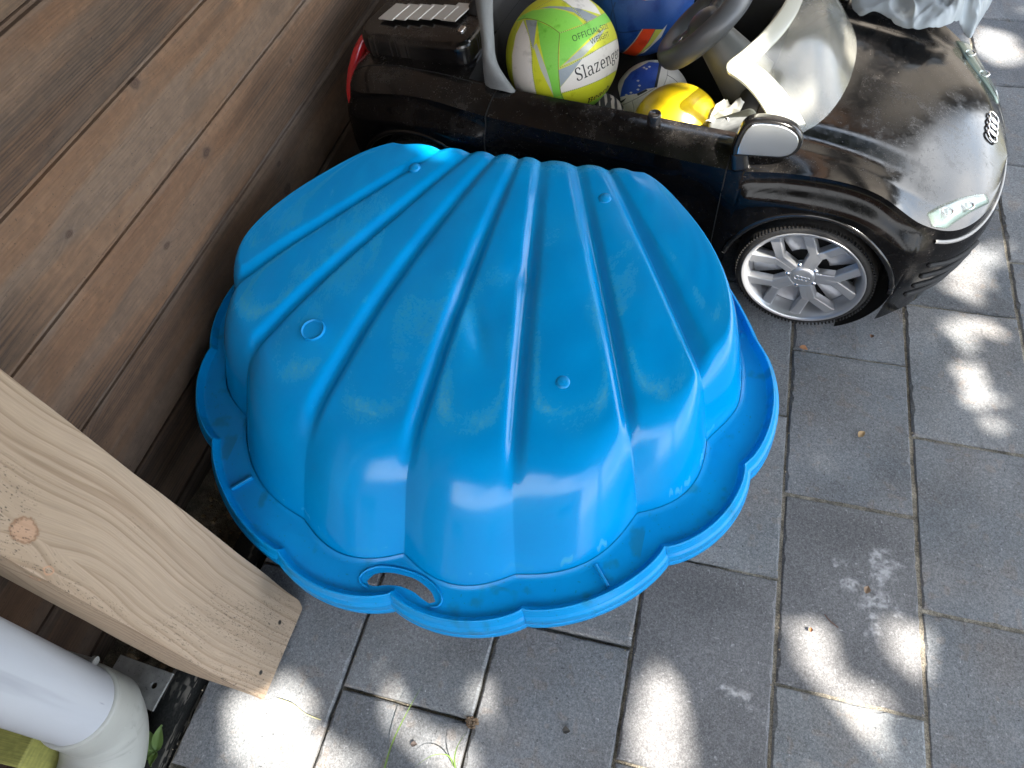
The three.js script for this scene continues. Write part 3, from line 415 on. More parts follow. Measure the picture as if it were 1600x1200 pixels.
  // engine cover slab with stepped louvres
  {
    const sh = new THREE.Shape(), a = 0.115, b = 0.205, r = 0.045; sh.moveTo(-a + r, -b); sh.lineTo(a - 0.02, -b); sh.quadraticCurveTo(a, -b, a, -b + 0.02); sh.lineTo(a, b - 0.02); sh.quadraticCurveTo(a, b, a - 0.02, b); sh.lineTo(-a + r, b); sh.quadraticCurveTo(-a, b, -a, b - r); sh.lineTo(-a, -b + r); sh.quadraticCurveTo(-a, -b, -a + r, -b);
    const g = new THREE.ExtrudeGeometry(sh, { depth: 0.022, bevelEnabled: true, bevelSize: 0.012, bevelThickness: 0.014, bevelSegments: 5, curveSegments: 10, steps: 1 }).rotateX(-Math.PI / 2); uvBox(g, 1, 1); at(g, -0.462, 0.357, 0, 0, 0, 0.07);
    mesh('engine_cover', g, paint, car);
    const lv = std({ color: lin(0.52, 0.5, 0.47), roughness: 0.28, metalness: 0.2 });
    for (let k = 0; k < 6; k++) mesh('louvre', at(box(0.036, 0.003, 0.062 - k * 0.002 + (k === 5 ? 0.016 : 0), 0.0015), -0.535 + k * 0.0262, 0.3945 + k * 0.0018, 0.135 - k * 0.004, 0.0, -0.12, 0.12), lv, car);
    mesh('cover_latch', at(box(0.012, 0.016, 0.02, 0.004), -0.37, 0.397, 0.165), chrome, car);
  }
  // tail light
  for (const s of [1, -1]) { const pts = []; for (let k = 0; k <= 10; k++) { const z = lerp(0.12, 0.275, k / 10); let x = -0.5; for (let q = 0; q < 200; q++) { const xx = XR + q * 0.0008; if (w(xx) >= z) { x = xx; break; } } pts.push([x - 0.002, lerp(0.318, 0.272, Math.pow(k / 10, 1.6)), s * z]); } const g = capped(pts, 0.0125, 30, 12); mesh('tail_light', g, phys({ color: lin(0.55, 0.012, 0.018), roughness: 0.25, clearcoat: 1 }), car); }
  // creases and seams
  const seam = std({ color: lin(0.004, 0.004, 0.004), roughness: 0.8 });
  const seamPts = (x, s) => { const p = []; for (let k = 0; k <= 6; k++) { const z = lerp(0.238, w(x), k / 6); p.push([x, top(x, z) - 0.0002, s * z]); } let kk = 0, bd = 9; loop.forEach((q, i) => { if (Math.sign(q[1]) === s && Math.abs(q[0] - x) < bd) { bd = Math.abs(q[0] - x); kk = i; } }); for (let k = 1; k <= 8; k++) p.push(skirtP(kk, k / 9)); return p; };
  for (const x of [-0.268, 0.182]) for (const s of [1, -1]) mesh('door_seam', tube(seamPts(x, s), 0.0013, 50, 5), seam, car);
  for (const s of [1, -1]) mesh('deck_crease', (() => { const p = []; for (let k = 0; k <= 20; k++) { const x = lerp(-0.585, -0.3, k / 20), z = lerp(0.246, 0.238, k / 20) * Math.min(1, w(x) / 0.27); p.push([x, top(x, z), s * z]); } return tube(p, 0.0012, 40, 5); })(), seam, car);
  mesh('lock_pin', at(new THREE.LatheGeometry([[0, 0.03], [0.007, 0.0302], [0.0085, 0.032], [0.0105, 0.0325], [0.012, 0.029], [0.0122, 0.012], [0.011, 0.01], [0.011, -0.01]].map(p => new THREE.Vector2(...p)), 28), 0.037, 0.327, 0.246), phys({ color: lin(0.02, 0.02, 0.022), roughness: 0.22, clearcoat: 0.6 }), car);

  // bonnet / front details
  const lensGrid = (off, s) => grid(30, 12, (i, j) => { const t = i / 30, u = j / 12; const inX = lerp(0.505, 0.609, t), inZ = lerp(0.268, 0.14, Math.pow(t, 0.9)) - 0.006 * Math.sin(Math.PI * t), outX = lerp(0.53, 0.613, t), outZ = lerp(0.298, 0.15, t) - 0.004 * Math.sin(Math.PI * t); let x = lerp(inX, outX, u), z = lerp(inZ, outZ, u); const ww = w(x); z = Math.min(z, ww * 0.985); const ed = Math.min(t, 1 - t, 0.12) / 0.12 * Math.min(1, Math.min(u, 1 - u) / 0.15); let y; const zz = Math.min(z, ww * 0.995); y = top(x, zz) + off * Math.pow(clamp(ed, 0, 1), 0.5) - 0.001; if (z > ww) { y -= (z - ww) * 1.1; } return [x, y, s * z]; }, null, s > 0 ? false : true);
  const lens = phys({ color: lin(0.88, 0.94, 0.9), transmission: 0.95, roughness: 0.05, thickness: 0, ior: 1.5 }), bowl = std({ color: lin(0.2, 0.23, 0.22), metalness: 0.6, roughness: 0.28 });
  for (const s of [1, -1]) { const hl = mesh('headlight', lensGrid(0.0035, s), bowl, car); mesh('lens', lensGrid(0.011, s), lens, hl); for (const t of [0.25, 0.6]) mesh('lamp_ring', at(new THREE.TorusGeometry(0.009, 0.002, 8, 24), lerp(0.515, 0.61, t), top(lerp(0.51, 0.605, t), lerp(0.265, 0.15, t)) + 0.003, s * lerp(0.273, 0.152, t), Math.PI / 2, 0, 0), chrome, hl); }
  { const g = []; for (let k = 0; k < 4; k++) { const z = -0.06 + k * 0.0195, t = new THREE.TorusGeometry(0.0128, 0.0021, 10, 30); t.rotateX(Math.PI / 2); t.rotateZ(-0.62); g.push(at(t, 0.597, top(0.597, z) + 0.0035, z)); } mesh('ring_emblem', g, chrome, car); }
  // front trim strip round the nose and side vents
  const nose = loop.map((p, i) => [p, i]).filter(([p]) => p[0] > 0.53);
  mesh('nose_strip', tube(nose.filter((_, k) => k % 3 === 0).map(([p, i]) => { const q = skirtP(i, 0.09); return [q[0] + 0.001, q[1], q[2]]; }), 0.0035, 120, 6), std({ color: lin(0.35, 0.34, 0.33), roughness: 0.4 }), car);
  for (const s of [1, -1]) for (let k = 0; k < 4; k++) { const sel = loop.map((p, i) => [p, i]).filter(([p]) => Math.sign(p[1]) === s && p[0] > 0.535 && p[0] < 0.607); const pt = sel.filter((_, q) => q % 2 === 0).map(([p, i]) => { const q = skirtP(i, 0.3 + k * 0.13); return [q[0] + 0.001, q[1], q[2]]; }); if (pt.length > 3) mesh('vent_slat', capped(pt, 0.0045, 30, 8), matte, car); }

  // windscreen, yellowed clear plastic
  const ws = (t, v) => { const zt = t * 0.234, zb_ = t * 0.222; const xt = 0.192 - 0.058 * t * t, xb = 0.333 - 0.05 * Math.pow(Math.abs(t), 2.2) - 0.035 * Math.pow(Math.abs(t), 9); const yb = top(xb, zb_) + 0.002; const yt = 0.462 - 0.008 * t * t; return [lerp(xb, xt, v), lerp(yb, yt, v) + 0.02 * Math.sin(Math.PI * v), lerp(zb_, zt, v)]; };
  const edgeRound = (t, v) => { return [t, v]; };
  const wsx = (i, n) => { const t = i / n * 2 - 1; return t; };
  const screen = grid(48, 24, (i, j) => ws(wsx(i, 48) * 0.985, lerp(0.0, 0.93, j / 24)));
  const ygl = phys({ color: lin(0.9, 0.9, 0.82), transmission: 0.88, roughness: 0.14, thickness: 0, ior: 1.45 });
  const wsm = mesh('windscreen', screen, ygl, car);
  // rounded border: a closed band of real thickness
  {
    const path = []; const cr = 0.16; const N1 = 40;
    for (let k = 0; k <= 24; k++) path.push([1, lerp(0.02, 0.86, k / 24)]); for (let k = 0; k <= 6; k++) { const a = k / 6 * Math.PI / 2; path.push([1 - 0.09 * (1 - Math.cos(a)), 0.86 + 0.14 * Math.sin(a)]); } for (let k = 1; k < N1; k++) path.push([lerp(0.91, -0.91, k / N1), 1]); for (let k = 6; k >= 0; k--) { const a = k / 6 * Math.PI / 2; path.push([-1 + 0.09 * (1 - Math.cos(a)), 0.86 + 0.14 * Math.sin(a)]); } for (let k = 24; k >= 0; k--) path.push([-1, lerp(0.02, 0.86, k / 24)]);
    const inner = path.map(([t, v]) => [clamp(t * 0.865, -0.85, 0.85), Math.min(v * 0.985, 0.80 + 0.02)]);
    const n = path.length; const off = 0.006;
    const band = grid(n - 1, 5, (i, j) => { const o = ws(...path[i]), q = ws(...inner[i]); if (j === 0) return [q[0] - 0.001, q[1] - 0.001, q[2]]; if (j === 1) return [q[0] - off * 0.5, q[1] + off, q[2]]; if (j === 2) return [lerp(q[0], o[0], 0.75) - off * 0.5, lerp(q[1], o[1], 0.75) + off * 1.2, lerp(q[2], o[2], 0.75)]; if (j === 3) return [o[0] - off * 0.2, o[1] + off * 0.6, o[2]]; if (j === 4) return [o[0], o[1] - 0.004, o[2] * 0.995]; return [lerp(q[0], o[0], 0.6) + 0.002, lerp(q[1], o[1], 0.6) - 0.006, lerp(q[2], o[2], 0.6)]; });
    mesh('border', band, phys({ color: lin(0.74, 0.74, 0.66), transmission: 0.5, roughness: 0.25, thickness: 0, ior: 1.45 }), wsm);
  }
  // dashboard and a grey side panel with a torn sticker
  mesh('dashboard', at(box(0.12, 0.11, 0.42, 0.03, 4), 0.215, 0.29, -0.01), matte, car);
  mesh('side_panel', at(box(0.085, 0.05, 0.03, 0.012, 4), 0.17, 0.332, 0.203, 0.35, 0.25, 0.45), grey, car);
  mesh('torn_sticker', grid(20, 10, (i, j) => { const u = i / 20, v = j / 10; return [0.128 + u * 0.045 - v * 0.008, 0.337 + 0.006 * Math.sin(v * 7 + u * 9) + 0.012 * u + (vn(i * 0.8, j * 0.8, 450) - 0.5) * 0.006, 0.15 + v * 0.065 + 0.004 * Math.sin(u * 15)]; }), std({ color: lin(0.72, 0.71, 0.69), roughness: 0.5, side: THREE.DoubleSide }), car);

  // steering wheel
  {
    const sw = new THREE.Group(); sw.name = 'steering_wheel'; sw.position.set(0.062, 0.418, 0.045); sw.rotation.set(0, -Math.PI / 2, 0); car.add(sw);
    const til = (g) => g.rotateX(-0.78);
    const dk = std({ color: lin(0.075, 0.078, 0.085), roughness: 0.4 });
    mesh('rim', til(new THREE.TorusGeometry(0.082, 0.0165, 16, 56).scale(1.08, 1, 1.25)), dk, sw);
    mesh('hub', til(new THREE.SphereGeometry(0.034, 24, 16).scale(1, 1, 0.6)), dk, sw);
    for (const a of [0.15, Math.PI - 0.15, -Math.PI / 2]) mesh('spoke', til(at(box(0.06, 0.024, 0.014, 0.006, 3), Math.cos(a) * 0.05, Math.sin(a) * 0.05, 0, 0, 0, a)), dk, sw);
    mesh('badge', til(at(box(0.011, 0.006, 0.002, 0.0008), 0.05, -0.026, 0.014)), chrome, sw);
    mesh('steering_column', at(new THREE.CylinderGeometry(0.03, 0.052, 0.12, 28).rotateZ(0.8), 0.118, 0.362, 0.045), std({ color: lin(0.1, 0.104, 0.11), roughness: 0.42 }), car);
  }
  // side mirror
  for (const s of [1, -1]) {
    const gm = new THREE.Group(); gm.name = 'side_mirror'; gm.position.set(0.238, 0.378, s * 0.284); gm.rotation.order = 'YXZ'; gm.rotation.set(-0.2, s > 0 ? 0.2 : Math.PI - 0.2, 0.03); car.add(gm);
    const shp = (k) => { const q = new THREE.Shape(), a = 0.051 * k, b = 0.029 * k; q.moveTo(-a, -b * 0.95); q.lineTo(a * 0.35, -b); q.bezierCurveTo(a * 0.95, -b, a * 1.08, -b * 0.1, a * 0.85, b * 0.35); q.bezierCurveTo(a * 0.6, b * 0.85, a * 0.1, b, -a * 0.3, b); q.bezierCurveTo(-a * 0.75, b, -a * 0.85, b * 0.8, -a, -b * 0.6); q.closePath(); return q; };
    const hs = new THREE.ExtrudeGeometry(shp(1), { depth: 0.008, bevelEnabled: true, bevelSize: 0.0045, bevelThickness: 0.01, bevelSegments: 6, curveSegments: 14 }); at(hs, 0, 0, -0.018);
    mesh('housing', hs, side, gm);
    mesh('mirror_glass', at(new THREE.ExtrudeGeometry(shp(0.9), { depth: 0.0025, bevelEnabled: true, bevelSize: 0.001, bevelThickness: 0.001, bevelSegments: 2, curveSegments: 20 }), 0, 0, 0.0005), std({ color: lin(0.62, 0.64, 0.66), metalness: 1, roughness: 0.1 }), gm);
    mesh('arm', at(box(0.03, 0.04, 0.03, 0.009, 3), -0.04, -0.042, -0.016, 0, 0, 0.2), side, gm);
  }

  // wheels
  const tyreTex = tex(256, 128, (i, j) => { const v = 26 + (fbm(i / 12, j / 12, 470) - 0.5) * 30 + (vn(i / 1.5, j / 1.5, 471) > 0.9 ? 30 : 0); return [v * 1.04, v, v * 0.96]; }); tyreTex.repeat.set(6, 2);
  const rubber = std({ map: tyreTex, roughness: 0.62 });
  function wheel(x, s) {
    const g = new THREE.Group(); g.name = 'wheel'; g.position.set(x, WR, s * 0.262); if (s < 0) g.rotation.y = Math.PI; car.add(g);
    const R = WR, K = 1.13, T = [[0.098, -0.055], [R - 0.014, -0.058], [R - 0.004, -0.048], [R, -0.035], [R, 0.03], [R - 0.003, 0.042], [R - 0.009, 0.051], [R - 0.0145, 0.0535], [0.1085, 0.053], [0.106, 0.049]].map(p => new THREE.Vector2(p[0], p[1]));
    mesh('tyre', new THREE.LatheGeometry(T, 72).rotateX(Math.PI / 2), rubber, g);
    const tr = []; for (let k = 0; k < 110; k++) { const a = k / 110 * Math.PI * 2; tr.push(at(new THREE.BoxGeometry(0.003, 0.0028, 0.016), Math.cos(a) * (R - 0.0048), Math.sin(a) * (R - 0.0048), 0.043, 0, 0.25, a)); } mesh('tread', tr, rubber, g).userData.kind = 'stuff';
    mesh('rim', new THREE.LatheGeometry([[0.088, 0.0], [0.088, 0.03], [0.09, 0.045], [0.0935, 0.051], [0.0965, 0.0535], [0.0945, 0.055], [0.089, 0.051], [0.083, 0.03], [0.082, 0.0]].map(p => new THREE.Vector2(p[0] * K, p[1])), 72).rotateX(Math.PI / 2), silver, g);
    mesh('brake_disc', [at(new THREE.CylinderGeometry(0.092, 0.092, 0.006, 48).rotateX(Math.PI / 2), 0, 0, 0.002)], dark, g);
    for (let k = 0; k < 5; k++) {
      const a = k / 5 * Math.PI * 2 + 0.12, seg = []; // cast back-plates seen between the spokes
      const ar = new THREE.Shape(); ar.absarc(0, 0, 0.0905, a + 0.33, a + 0.93, false); ar.absarc(0, 0, 0.045, a + 0.93, a + 0.33, true); mesh('back_plate', at(new THREE.ExtrudeGeometry(ar, { depth: 0.006, bevelEnabled: true, bevelSize: 0.002, bevelThickness: 0.002, bevelSegments: 2 }), 0, 0, 0.013), silver, g);
      const sp = (b0, r0, b1, r1, w0, w1) => { const p0 = [Math.cos(b0) * r0, Math.sin(b0) * r0], p1 = [Math.cos(b1) * r1, Math.sin(b1) * r1], dx = p1[0] - p0[0], dy = p1[1] - p0[1], l = Math.hypot(dx, dy), nx = -dy / l, ny = dx / l; const q = new THREE.Shape(); q.moveTo(p0[0] + nx * w0, p0[1] + ny * w0); q.lineTo(p1[0] + nx * w1, p1[1] + ny * w1); q.lineTo(p1[0] - nx * w1, p1[1] - ny * w1); q.lineTo(p0[0] - nx * w0, p0[1] - ny * w0); q.closePath(); return new THREE.ExtrudeGeometry(q, { depth: 0.012, bevelEnabled: true, bevelSize: 0.0022, bevelThickness: 0.003, bevelSegments: 2 }); };
      seg.push(at(sp(a - 0.2, 0.024, a - 0.1, 0.062, 0.0048, 0.0052), 0, 0, 0.031)); seg.push(at(sp(a + 0.2, 0.024, a + 0.1, 0.062, 0.0048, 0.0052), 0, 0, 0.0312));
      seg.push(at(sp(a - 0.1, 0.058, a - 0.34, 0.099, 0.0058, 0.0078), 0, 0, 0.0314)); seg.push(at(sp(a + 0.1, 0.058, a + 0.34, 0.099, 0.0058, 0.0078), 0, 0, 0.0316));
      mesh('spoke', seg, silver, g);
    }
    const hub = mesh('hub_cap', new THREE.LatheGeometry([[0, 0.05], [0.017, 0.0495], [0.021, 0.047], [0.025, 0.04], [0.027, 0.03]].map(p => new THREE.Vector2(...p)), 40).rotateX(Math.PI / 2), silver, g);
    const em = []; for (let k = 0; k < 4; k++) em.push(at(new THREE.TorusGeometry(0.0042, 0.0008, 6, 20), -0.0095 + k * 0.0063, 0, 0.0503)); em.forEach(q => q.translate(0, 0, 0)); mesh('hub_rings', em, chrome, g);
    for (let k = 0; k < 5; k++) { const a = k / 5 * Math.PI * 2 + 0.12 + 0.63; mesh('wheel_bolt', at(new THREE.SphereGeometry(0.0055, 12, 8), Math.cos(a) * 0.026, Math.sin(a) * 0.026, 0.041), chrome, g); }
  }
  for (const x of WX) for (const s of [1, -1]) wheel(x, s);
}
// ---------------------------------------------------------------- balls in the car
const EYE = new THREE.Vector3(0, 1.15, 0);
// a ball whose print is mapped round one pole: canvas centre = pole, canvas edge = opposite pole
function ballGeo(r, pole, up, panels) {
  const g = new THREE.SphereGeometry(r, 96, 64), p = g.attributes.position, u = g.attributes.uv, d = new THREE.Vector3(), rt = new THREE.Vector3().crossVectors(up, pole).normalize(), u2 = new THREE.Vector3().crossVectors(pole, rt);
  for (let i = 0; i < p.count; i++) { d.fromBufferAttribute(p, i).normalize(); const th = Math.acos(clamp(d.dot(pole), -1, 1)), az = Math.atan2(d.dot(u2), d.dot(rt)); u.setXY(i, 0.5 + 0.5 * th / Math.PI * Math.cos(az), 0.5 + 0.5 * th / Math.PI * Math.sin(az)); }
  return g;
}
const camUp = new THREE.Vector3(0, 1, 0).applyEuler(camera.rotation);
function printed(size, cx, cy, rr, draw) {
  const cv = document.createElement('canvas'); cv.width = cv.height = size; const c = cv.getContext('2d');
  const P = (x, y) => { const dx = (x - cx) / rr, dy = (y - cy) / rr, d = Math.min(0.999, Math.hypot(dx, dy)), th = Math.hypot(dx, dy) > 0.999 ? Math.PI / 2 + Math.min(1.2, Math.hypot(dx, dy) - 1) : Math.asin(d), k = Math.hypot(dx, dy) || 1; return [size / 2 + dx / k * th / Math.PI * size / 2, size / 2 + dy / k * th / Math.PI * size / 2]; };
  const fillP = (pts, col) => { c.fillStyle = col; c.beginPath(); const cl = new THREE.CatmullRomCurve3(pts.map(p => new THREE.Vector3(p[0], p[1], 0)), true, 'centripetal'); pts.forEach((p, i) => { const q = pts[(i + 1) % pts.length]; for (let k = 0; k < 8; k++) { const v = P(lerp(p[0], q[0], k / 8), lerp(p[1], q[1], k / 8)); if (i + k === 0) c.moveTo(...v); else c.lineTo(...v); } }); c.closePath(); c.fill(); };
  const line = (pts, col, w, dash) => { c.strokeStyle = col; c.lineWidth = w; c.setLineDash(dash || []); c.beginPath(); const cl = new THREE.CatmullRomCurve3(pts.map(p => new THREE.Vector3(p[0], p[1], 0))); for (let k = 0; k <= 40; k++) { const v = cl.getPoint(k / 40), q = P(v.x, v.y); if (k) c.lineTo(...q); else c.moveTo(...q); } c.stroke(); c.setLineDash([]); };
  const text = (s, x, y, ang, px, font, col, sx = 1) => { const q = P(x, y); c.save(); c.translate(...q); c.rotate(ang); c.scale(sx, 1); c.font = font.replace('SZ', px + 'px'); c.fillStyle = col; c.fillText(s, 0, 0); c.restore(); };
  draw(c, fillP, line, text, size);
  const id = c.getImageData(0, 0, size, size), q = id.data; for (let j = 0; j < size; j++) for (let i = 0; i < size; i++) { const o = (j * size + i) * 4, n = (vn(i / 1.6, j / 1.6, 500) - 0.5) * 10 - sm(0.6, 0.85, fbm(i / 40, j / 40, 501)) * 22; q[o] += n; q[o + 1] += n; q[o + 2] += n; } c.putImageData(id, 0, 0);
  const t = new THREE.CanvasTexture(cv); t.colorSpace = THREE.SRGBColorSpace; return t;
}
const leather = tex(256, 256, (i, j) => 128 + (vn(i / 1.6, j / 1.6, 510) - 0.5) * 90 + (vn(i / 4, j / 4, 511) - 0.5) * 60, false); leather.repeat.set(14, 14);
function ball(name, label, pos, r, map, rough, group) {
  const P = new THREE.Vector3(...pos), pole = EYE.clone().sub(P).normalize();
  const m = mesh(name, ballGeo(r, pole, camUp), std({ map, roughness: rough, bumpMap: leather, bumpScale: 0.0004 })); m.position.copy(P); tag(m, label, 'ball', group); return m;
}
{
  const vb = printed(2048, 560, 503, 503, (c, F, L, T, S) => {
    c.fillStyle = '#c6cb2b'; c.fillRect(0, 0, S, S);
    const W = '#d9d5cf', G = '#79c348', GY = '#8b949a';
    // repeat of the panel colours round the back
    for (let k = 0; k < 12; k++) { c.fillStyle = [W, G, '#c6cb2b', GY][k % 4]; c.beginPath(); c.moveTo(S / 2, S / 2); c.arc(S / 2, S / 2, S, k * 0.5236, k * 0.5236 + 0.3); c.fill(); }
    c.fillStyle = '#c6cb2b'; c.beginPath(); c.arc(S / 2, S / 2, S * 0.262, 0, 7); c.fill();
    F([[60, 560], [75, 400], [130, 300], [180, 215], [170, 300], [130, 430], [122, 560], [135, 720], [100, 680]], '#b9c52c');
    F([[232, 208], [165, 320], [128, 480], [126, 640], [150, 800], [195, 890], [300, 940], [372, 925], [335, 780], [308, 600], [300, 450], [280, 320]], W);
    F([[250, 210], [352, 222], [318, 450], [285, 330]], GY);
    F([[322, 420], [345, 395], [420, 580], [470, 720], [490, 820], [440, 720], [380, 600]], '#aeb3a8');
    F([[352, 225], [450, 270], [540, 325], [528, 480], [530, 620], [548, 760], [565, 810], [490, 830], [460, 700], [410, 540], [375, 400]], G);
    F([[160, 215], [220, 170], [330, 132], [460, 130], [580, 155], [680, 205], [735, 262], [640, 290], [540, 325], [450, 265], [360, 220], [250, 200]], '#86cf4f');
    F([[300, 140], [400, 118], [550, 118], [700, 140], [862, 206], [762, 246], [690, 205], [590, 160], [470, 133]], '#c6cb2b');
    F([[360, 128], [450, 116], [560, 122], [700, 140], [862, 206], [762, 246], [660, 172], [520, 135]], GY);
    F([[380, 10], [470, 30], [560, 75], [640, 128], [740, 150], [890, 190], [840, 110], [760, 40], [640, 0], [500, -10]], W);
    F([[780, 60], [830, 60], [920, 130], [950, 165], [890, 190], [840, 110]], '#c6cb2b');
    F([[540, 325], [700, 280], [850, 210], [960, 150], [1000, 230], [900, 270], [720, 430], [535, 590]], '#7dcb4c');
    F([[535, 592], [720, 432], [905, 272], [1000, 232], [1052, 365], [880, 440], [730, 520], [620, 565]], '#c9cc2c');
    F([[560, 575], [700, 460], [860, 335], [930, 290], [830, 420], [730, 512], [640, 545]], '#a9b1a9');
    F([[532, 605], [640, 565], [730, 522], [620, 660], [545, 742]], '#8f9aa2');
    F([[545, 745], [625, 655], [730, 522], [880, 445], [1052, 368], [1066, 520], [1050, 620], [900, 690], [720, 750], [550, 792]], W);
    F([[565, 815], [492, 832], [500, 900], [520, 945], [600, 965], [632, 970], [600, 890]], '#7fc94b');
    F([[760, 905], [900, 840], [980, 780], [950, 850], [880, 905], [640, 962]], '#8ecb45');
    F([[770, 1000], [880, 908], [875, 950], [820, 990]], W); F([[800, 1005], [880, 950], [920, 900], [900, 960], [850, 1000]], '#5c6166');
    const sc = '#6d7a33', st = '#e6e7b0';
    for (const [pts, d] of [[[[232, 208], [300, 400], [308, 600], [335, 780], [375, 925]], 1], [[[180, 215], [128, 450], [126, 650], [160, 830]], 1], [[[540, 325], [450, 265], [352, 222], [250, 200], [170, 205]], 0], [[[540, 325], [700, 280], [850, 210], [960, 150]], 1], [[[540, 325], [528, 480], [530, 620], [550, 790], [600, 900], [632, 970]], 0], [[[330, 130], [520, 60], [640, 128], [762, 246]], 1], [[[535, 592], [730, 520], [880, 445], [1055, 366]], 1], [[[550, 792], [720, 750], [900, 690], [1050, 622]], 1], [[[380, 10], [560, 75], [660, 150], [770, 250]], 1], [[[632, 970], [760, 930], [880, 905], [980, 800]], 0]]) { L(pts, sc, 4); if (d) L(pts, st, 2, [7, 5]); }
    T('OFFICIAL SIZE', 650, 396, -0.36, 44, 'SZ sans-serif', '#24401c', 1.0); T('&', 868, 332, -0.4, 28, 'bold SZ sans-serif', '#2a3a20'); T('WEIGHT', 800, 418, -0.36, 42, 'SZ sans-serif', '#2c3a1c', 1.05);
    T('Slazenger', 684, 702, -0.33, 100, 'SZ serif', '#16181c', 0.84);
    T('Beach', 776, 892, -0.3, 66, 'italic bold SZ serif', '#15170f', 1.05);
    T('SLAZENGER', 470, 22, 0.3, 28, 'SZ sans-serif', '#50555c');
  });
  ball('volleyball', 'lime green, yellow and white volleyball with black lettering beside the grey seat', [-0.294, 0.338, -1.324], 0.11, vb, 0.5, 'balls piled in the toy car');
  const bb = printed(1024, 1274, 0, 457, (c, F, L, T, S) => {
    c.fillStyle = '#1f4f9e'; c.fillRect(0, 0, S, S);
    F([[1280, 222], [1388, 232], [1320, 345], [1260, 415], [1190, 465], [1070, 480], [1060, 455], [1140, 385], [1220, 315]], '#e8491c'); F([[1390, 235], [1452, 240], [1400, 310], [1330, 375], [1250, 435], [1200, 462], [1265, 412], [1330, 335]], '#c8cc55');
    F([[1452, 240], [1490, 200], [1440, 300], [1300, 420], [1250, 440], [1340, 372]], '#d3cfc8'); F([[820, -120], [1050, -60], [1300, 5], [1560, 10], [1500, -160], [1200, -220]], '#d8402a'); F([[1300, 5], [1400, 8], [1450, -60], [1330, -60]], '#d9d6d2');
    L([[1050, 0], [1010, 120], [1060, 225], [1280, 232]], '#163a78', 5); L([[1280, 222], [1200, 325], [1060, 455]], '#c8c0a0', 3); L([[1000, -100], [1060, 225], [1070, 460]], '#163a78', 4);
  });
  ball('beach_ball', 'blue ball with an orange and yellow band near the steering wheel', [-0.173, 0.339, -1.552], 0.107, bb, 0.45, 'balls piled in the toy car');
  const fb = printed(1024, 1360, 897, 331, (c, F, L, T, S) => {
    c.fillStyle = '#cfccc6'; c.fillRect(0, 0, S, S);
    F([[1135, 715], [1190, 655], [1280, 612], [1340, 583], [1425, 598], [1412, 680], [1385, 795], [1320, 800], [1240, 832], [1160, 838], [1095, 850], [1110, 780]], '#1f47a4'); F([[1425, 598], [1450, 610], [1430, 690], [1408, 795], [1385, 795], [1412, 680]], '#17181c'); F([[1060, 900], [1150, 860], [1130, 885], [1055, 925]], '#1b1c20'); F([[1240, 832], [1320, 802], [1330, 815], [1250, 850]], '#2a2c33');
    F([[1070, 1070], [1190, 1010], [1180, 1060], [1100, 1120]], '#1f47a4');
    for (const [x, y] of [[1250, 730], [1262, 770], [1190, 820], [1250, 800], [1320, 640], [1300, 628], [1345, 625], [1150, 835], [1210, 838]]) F([[x - 14, y], [x, y - 8], [x + 14, y - 2], [x + 4, y + 10]], '#c9c6c4');
    F([[1103, 918], [1109, 955], [1128, 985], [1118, 950], [1112, 920]], '#1c1d20'); L([[1050, 935], [1200, 885], [1390, 800]], '#8d8a86', 3); L([[1200, 885], [1215, 960], [1190, 1020]], '#8d8a86', 3); L([[1500, 660], [1490, 720], [1460, 790]], '#8d8a86', 3); L([[1490, 700], [1545, 735], [1590, 775]], '#2a2a2c', 3);
  });
  ball('football', 'small white football with a blue and black patch beneath the dashboard', [-0.1219, 0.1944, -1.4205], 0.08, fb, 0.4, 'balls piled in the toy car');
  const yb = tex(256, 256, (i, j) => { const n = (fbm(i / 40, j / 40, 520) - 0.5) * 14 + (vn(i / 2, j / 2, 521) - 0.5) * 7; return [206 + n, 178 + n, 18]; });
  const ym = ball('rubber_ball', 'shiny plain yellow ball wedged behind the car door', [-0.0545, 0.2737, -1.2196], 0.082, yb, 0.3, 'balls piled in the toy car');
  ym.material = phys({ map: yb, roughness: 0.32, clearcoat: 0.4, clearcoatRoughness: 0.3 });
  const sb = printed(512, 880, 1115, 274, (c, F, L, T, S) => { c.fillStyle = '#b9aea0'; c.fillRect(0, 0, S, S); for (let k = 0; k < 7; k++) F([[780 + k * 60, 700], [800 + k * 60, 700], [860 + k * 50, 1000], [840 + k * 60, 1400], [815 + k * 60, 1400]], '#1d1b1a'); L([[920, 1060], [1005, 900]], '#1a1918', 8); });
  ball('mini_football', 'small scuffed off-white ball with black lines, half hidden under the volleyball', [-0.224, 0.1825, -1.3366], 0.065, sb, 0.6, 'balls piled in the toy car');
}

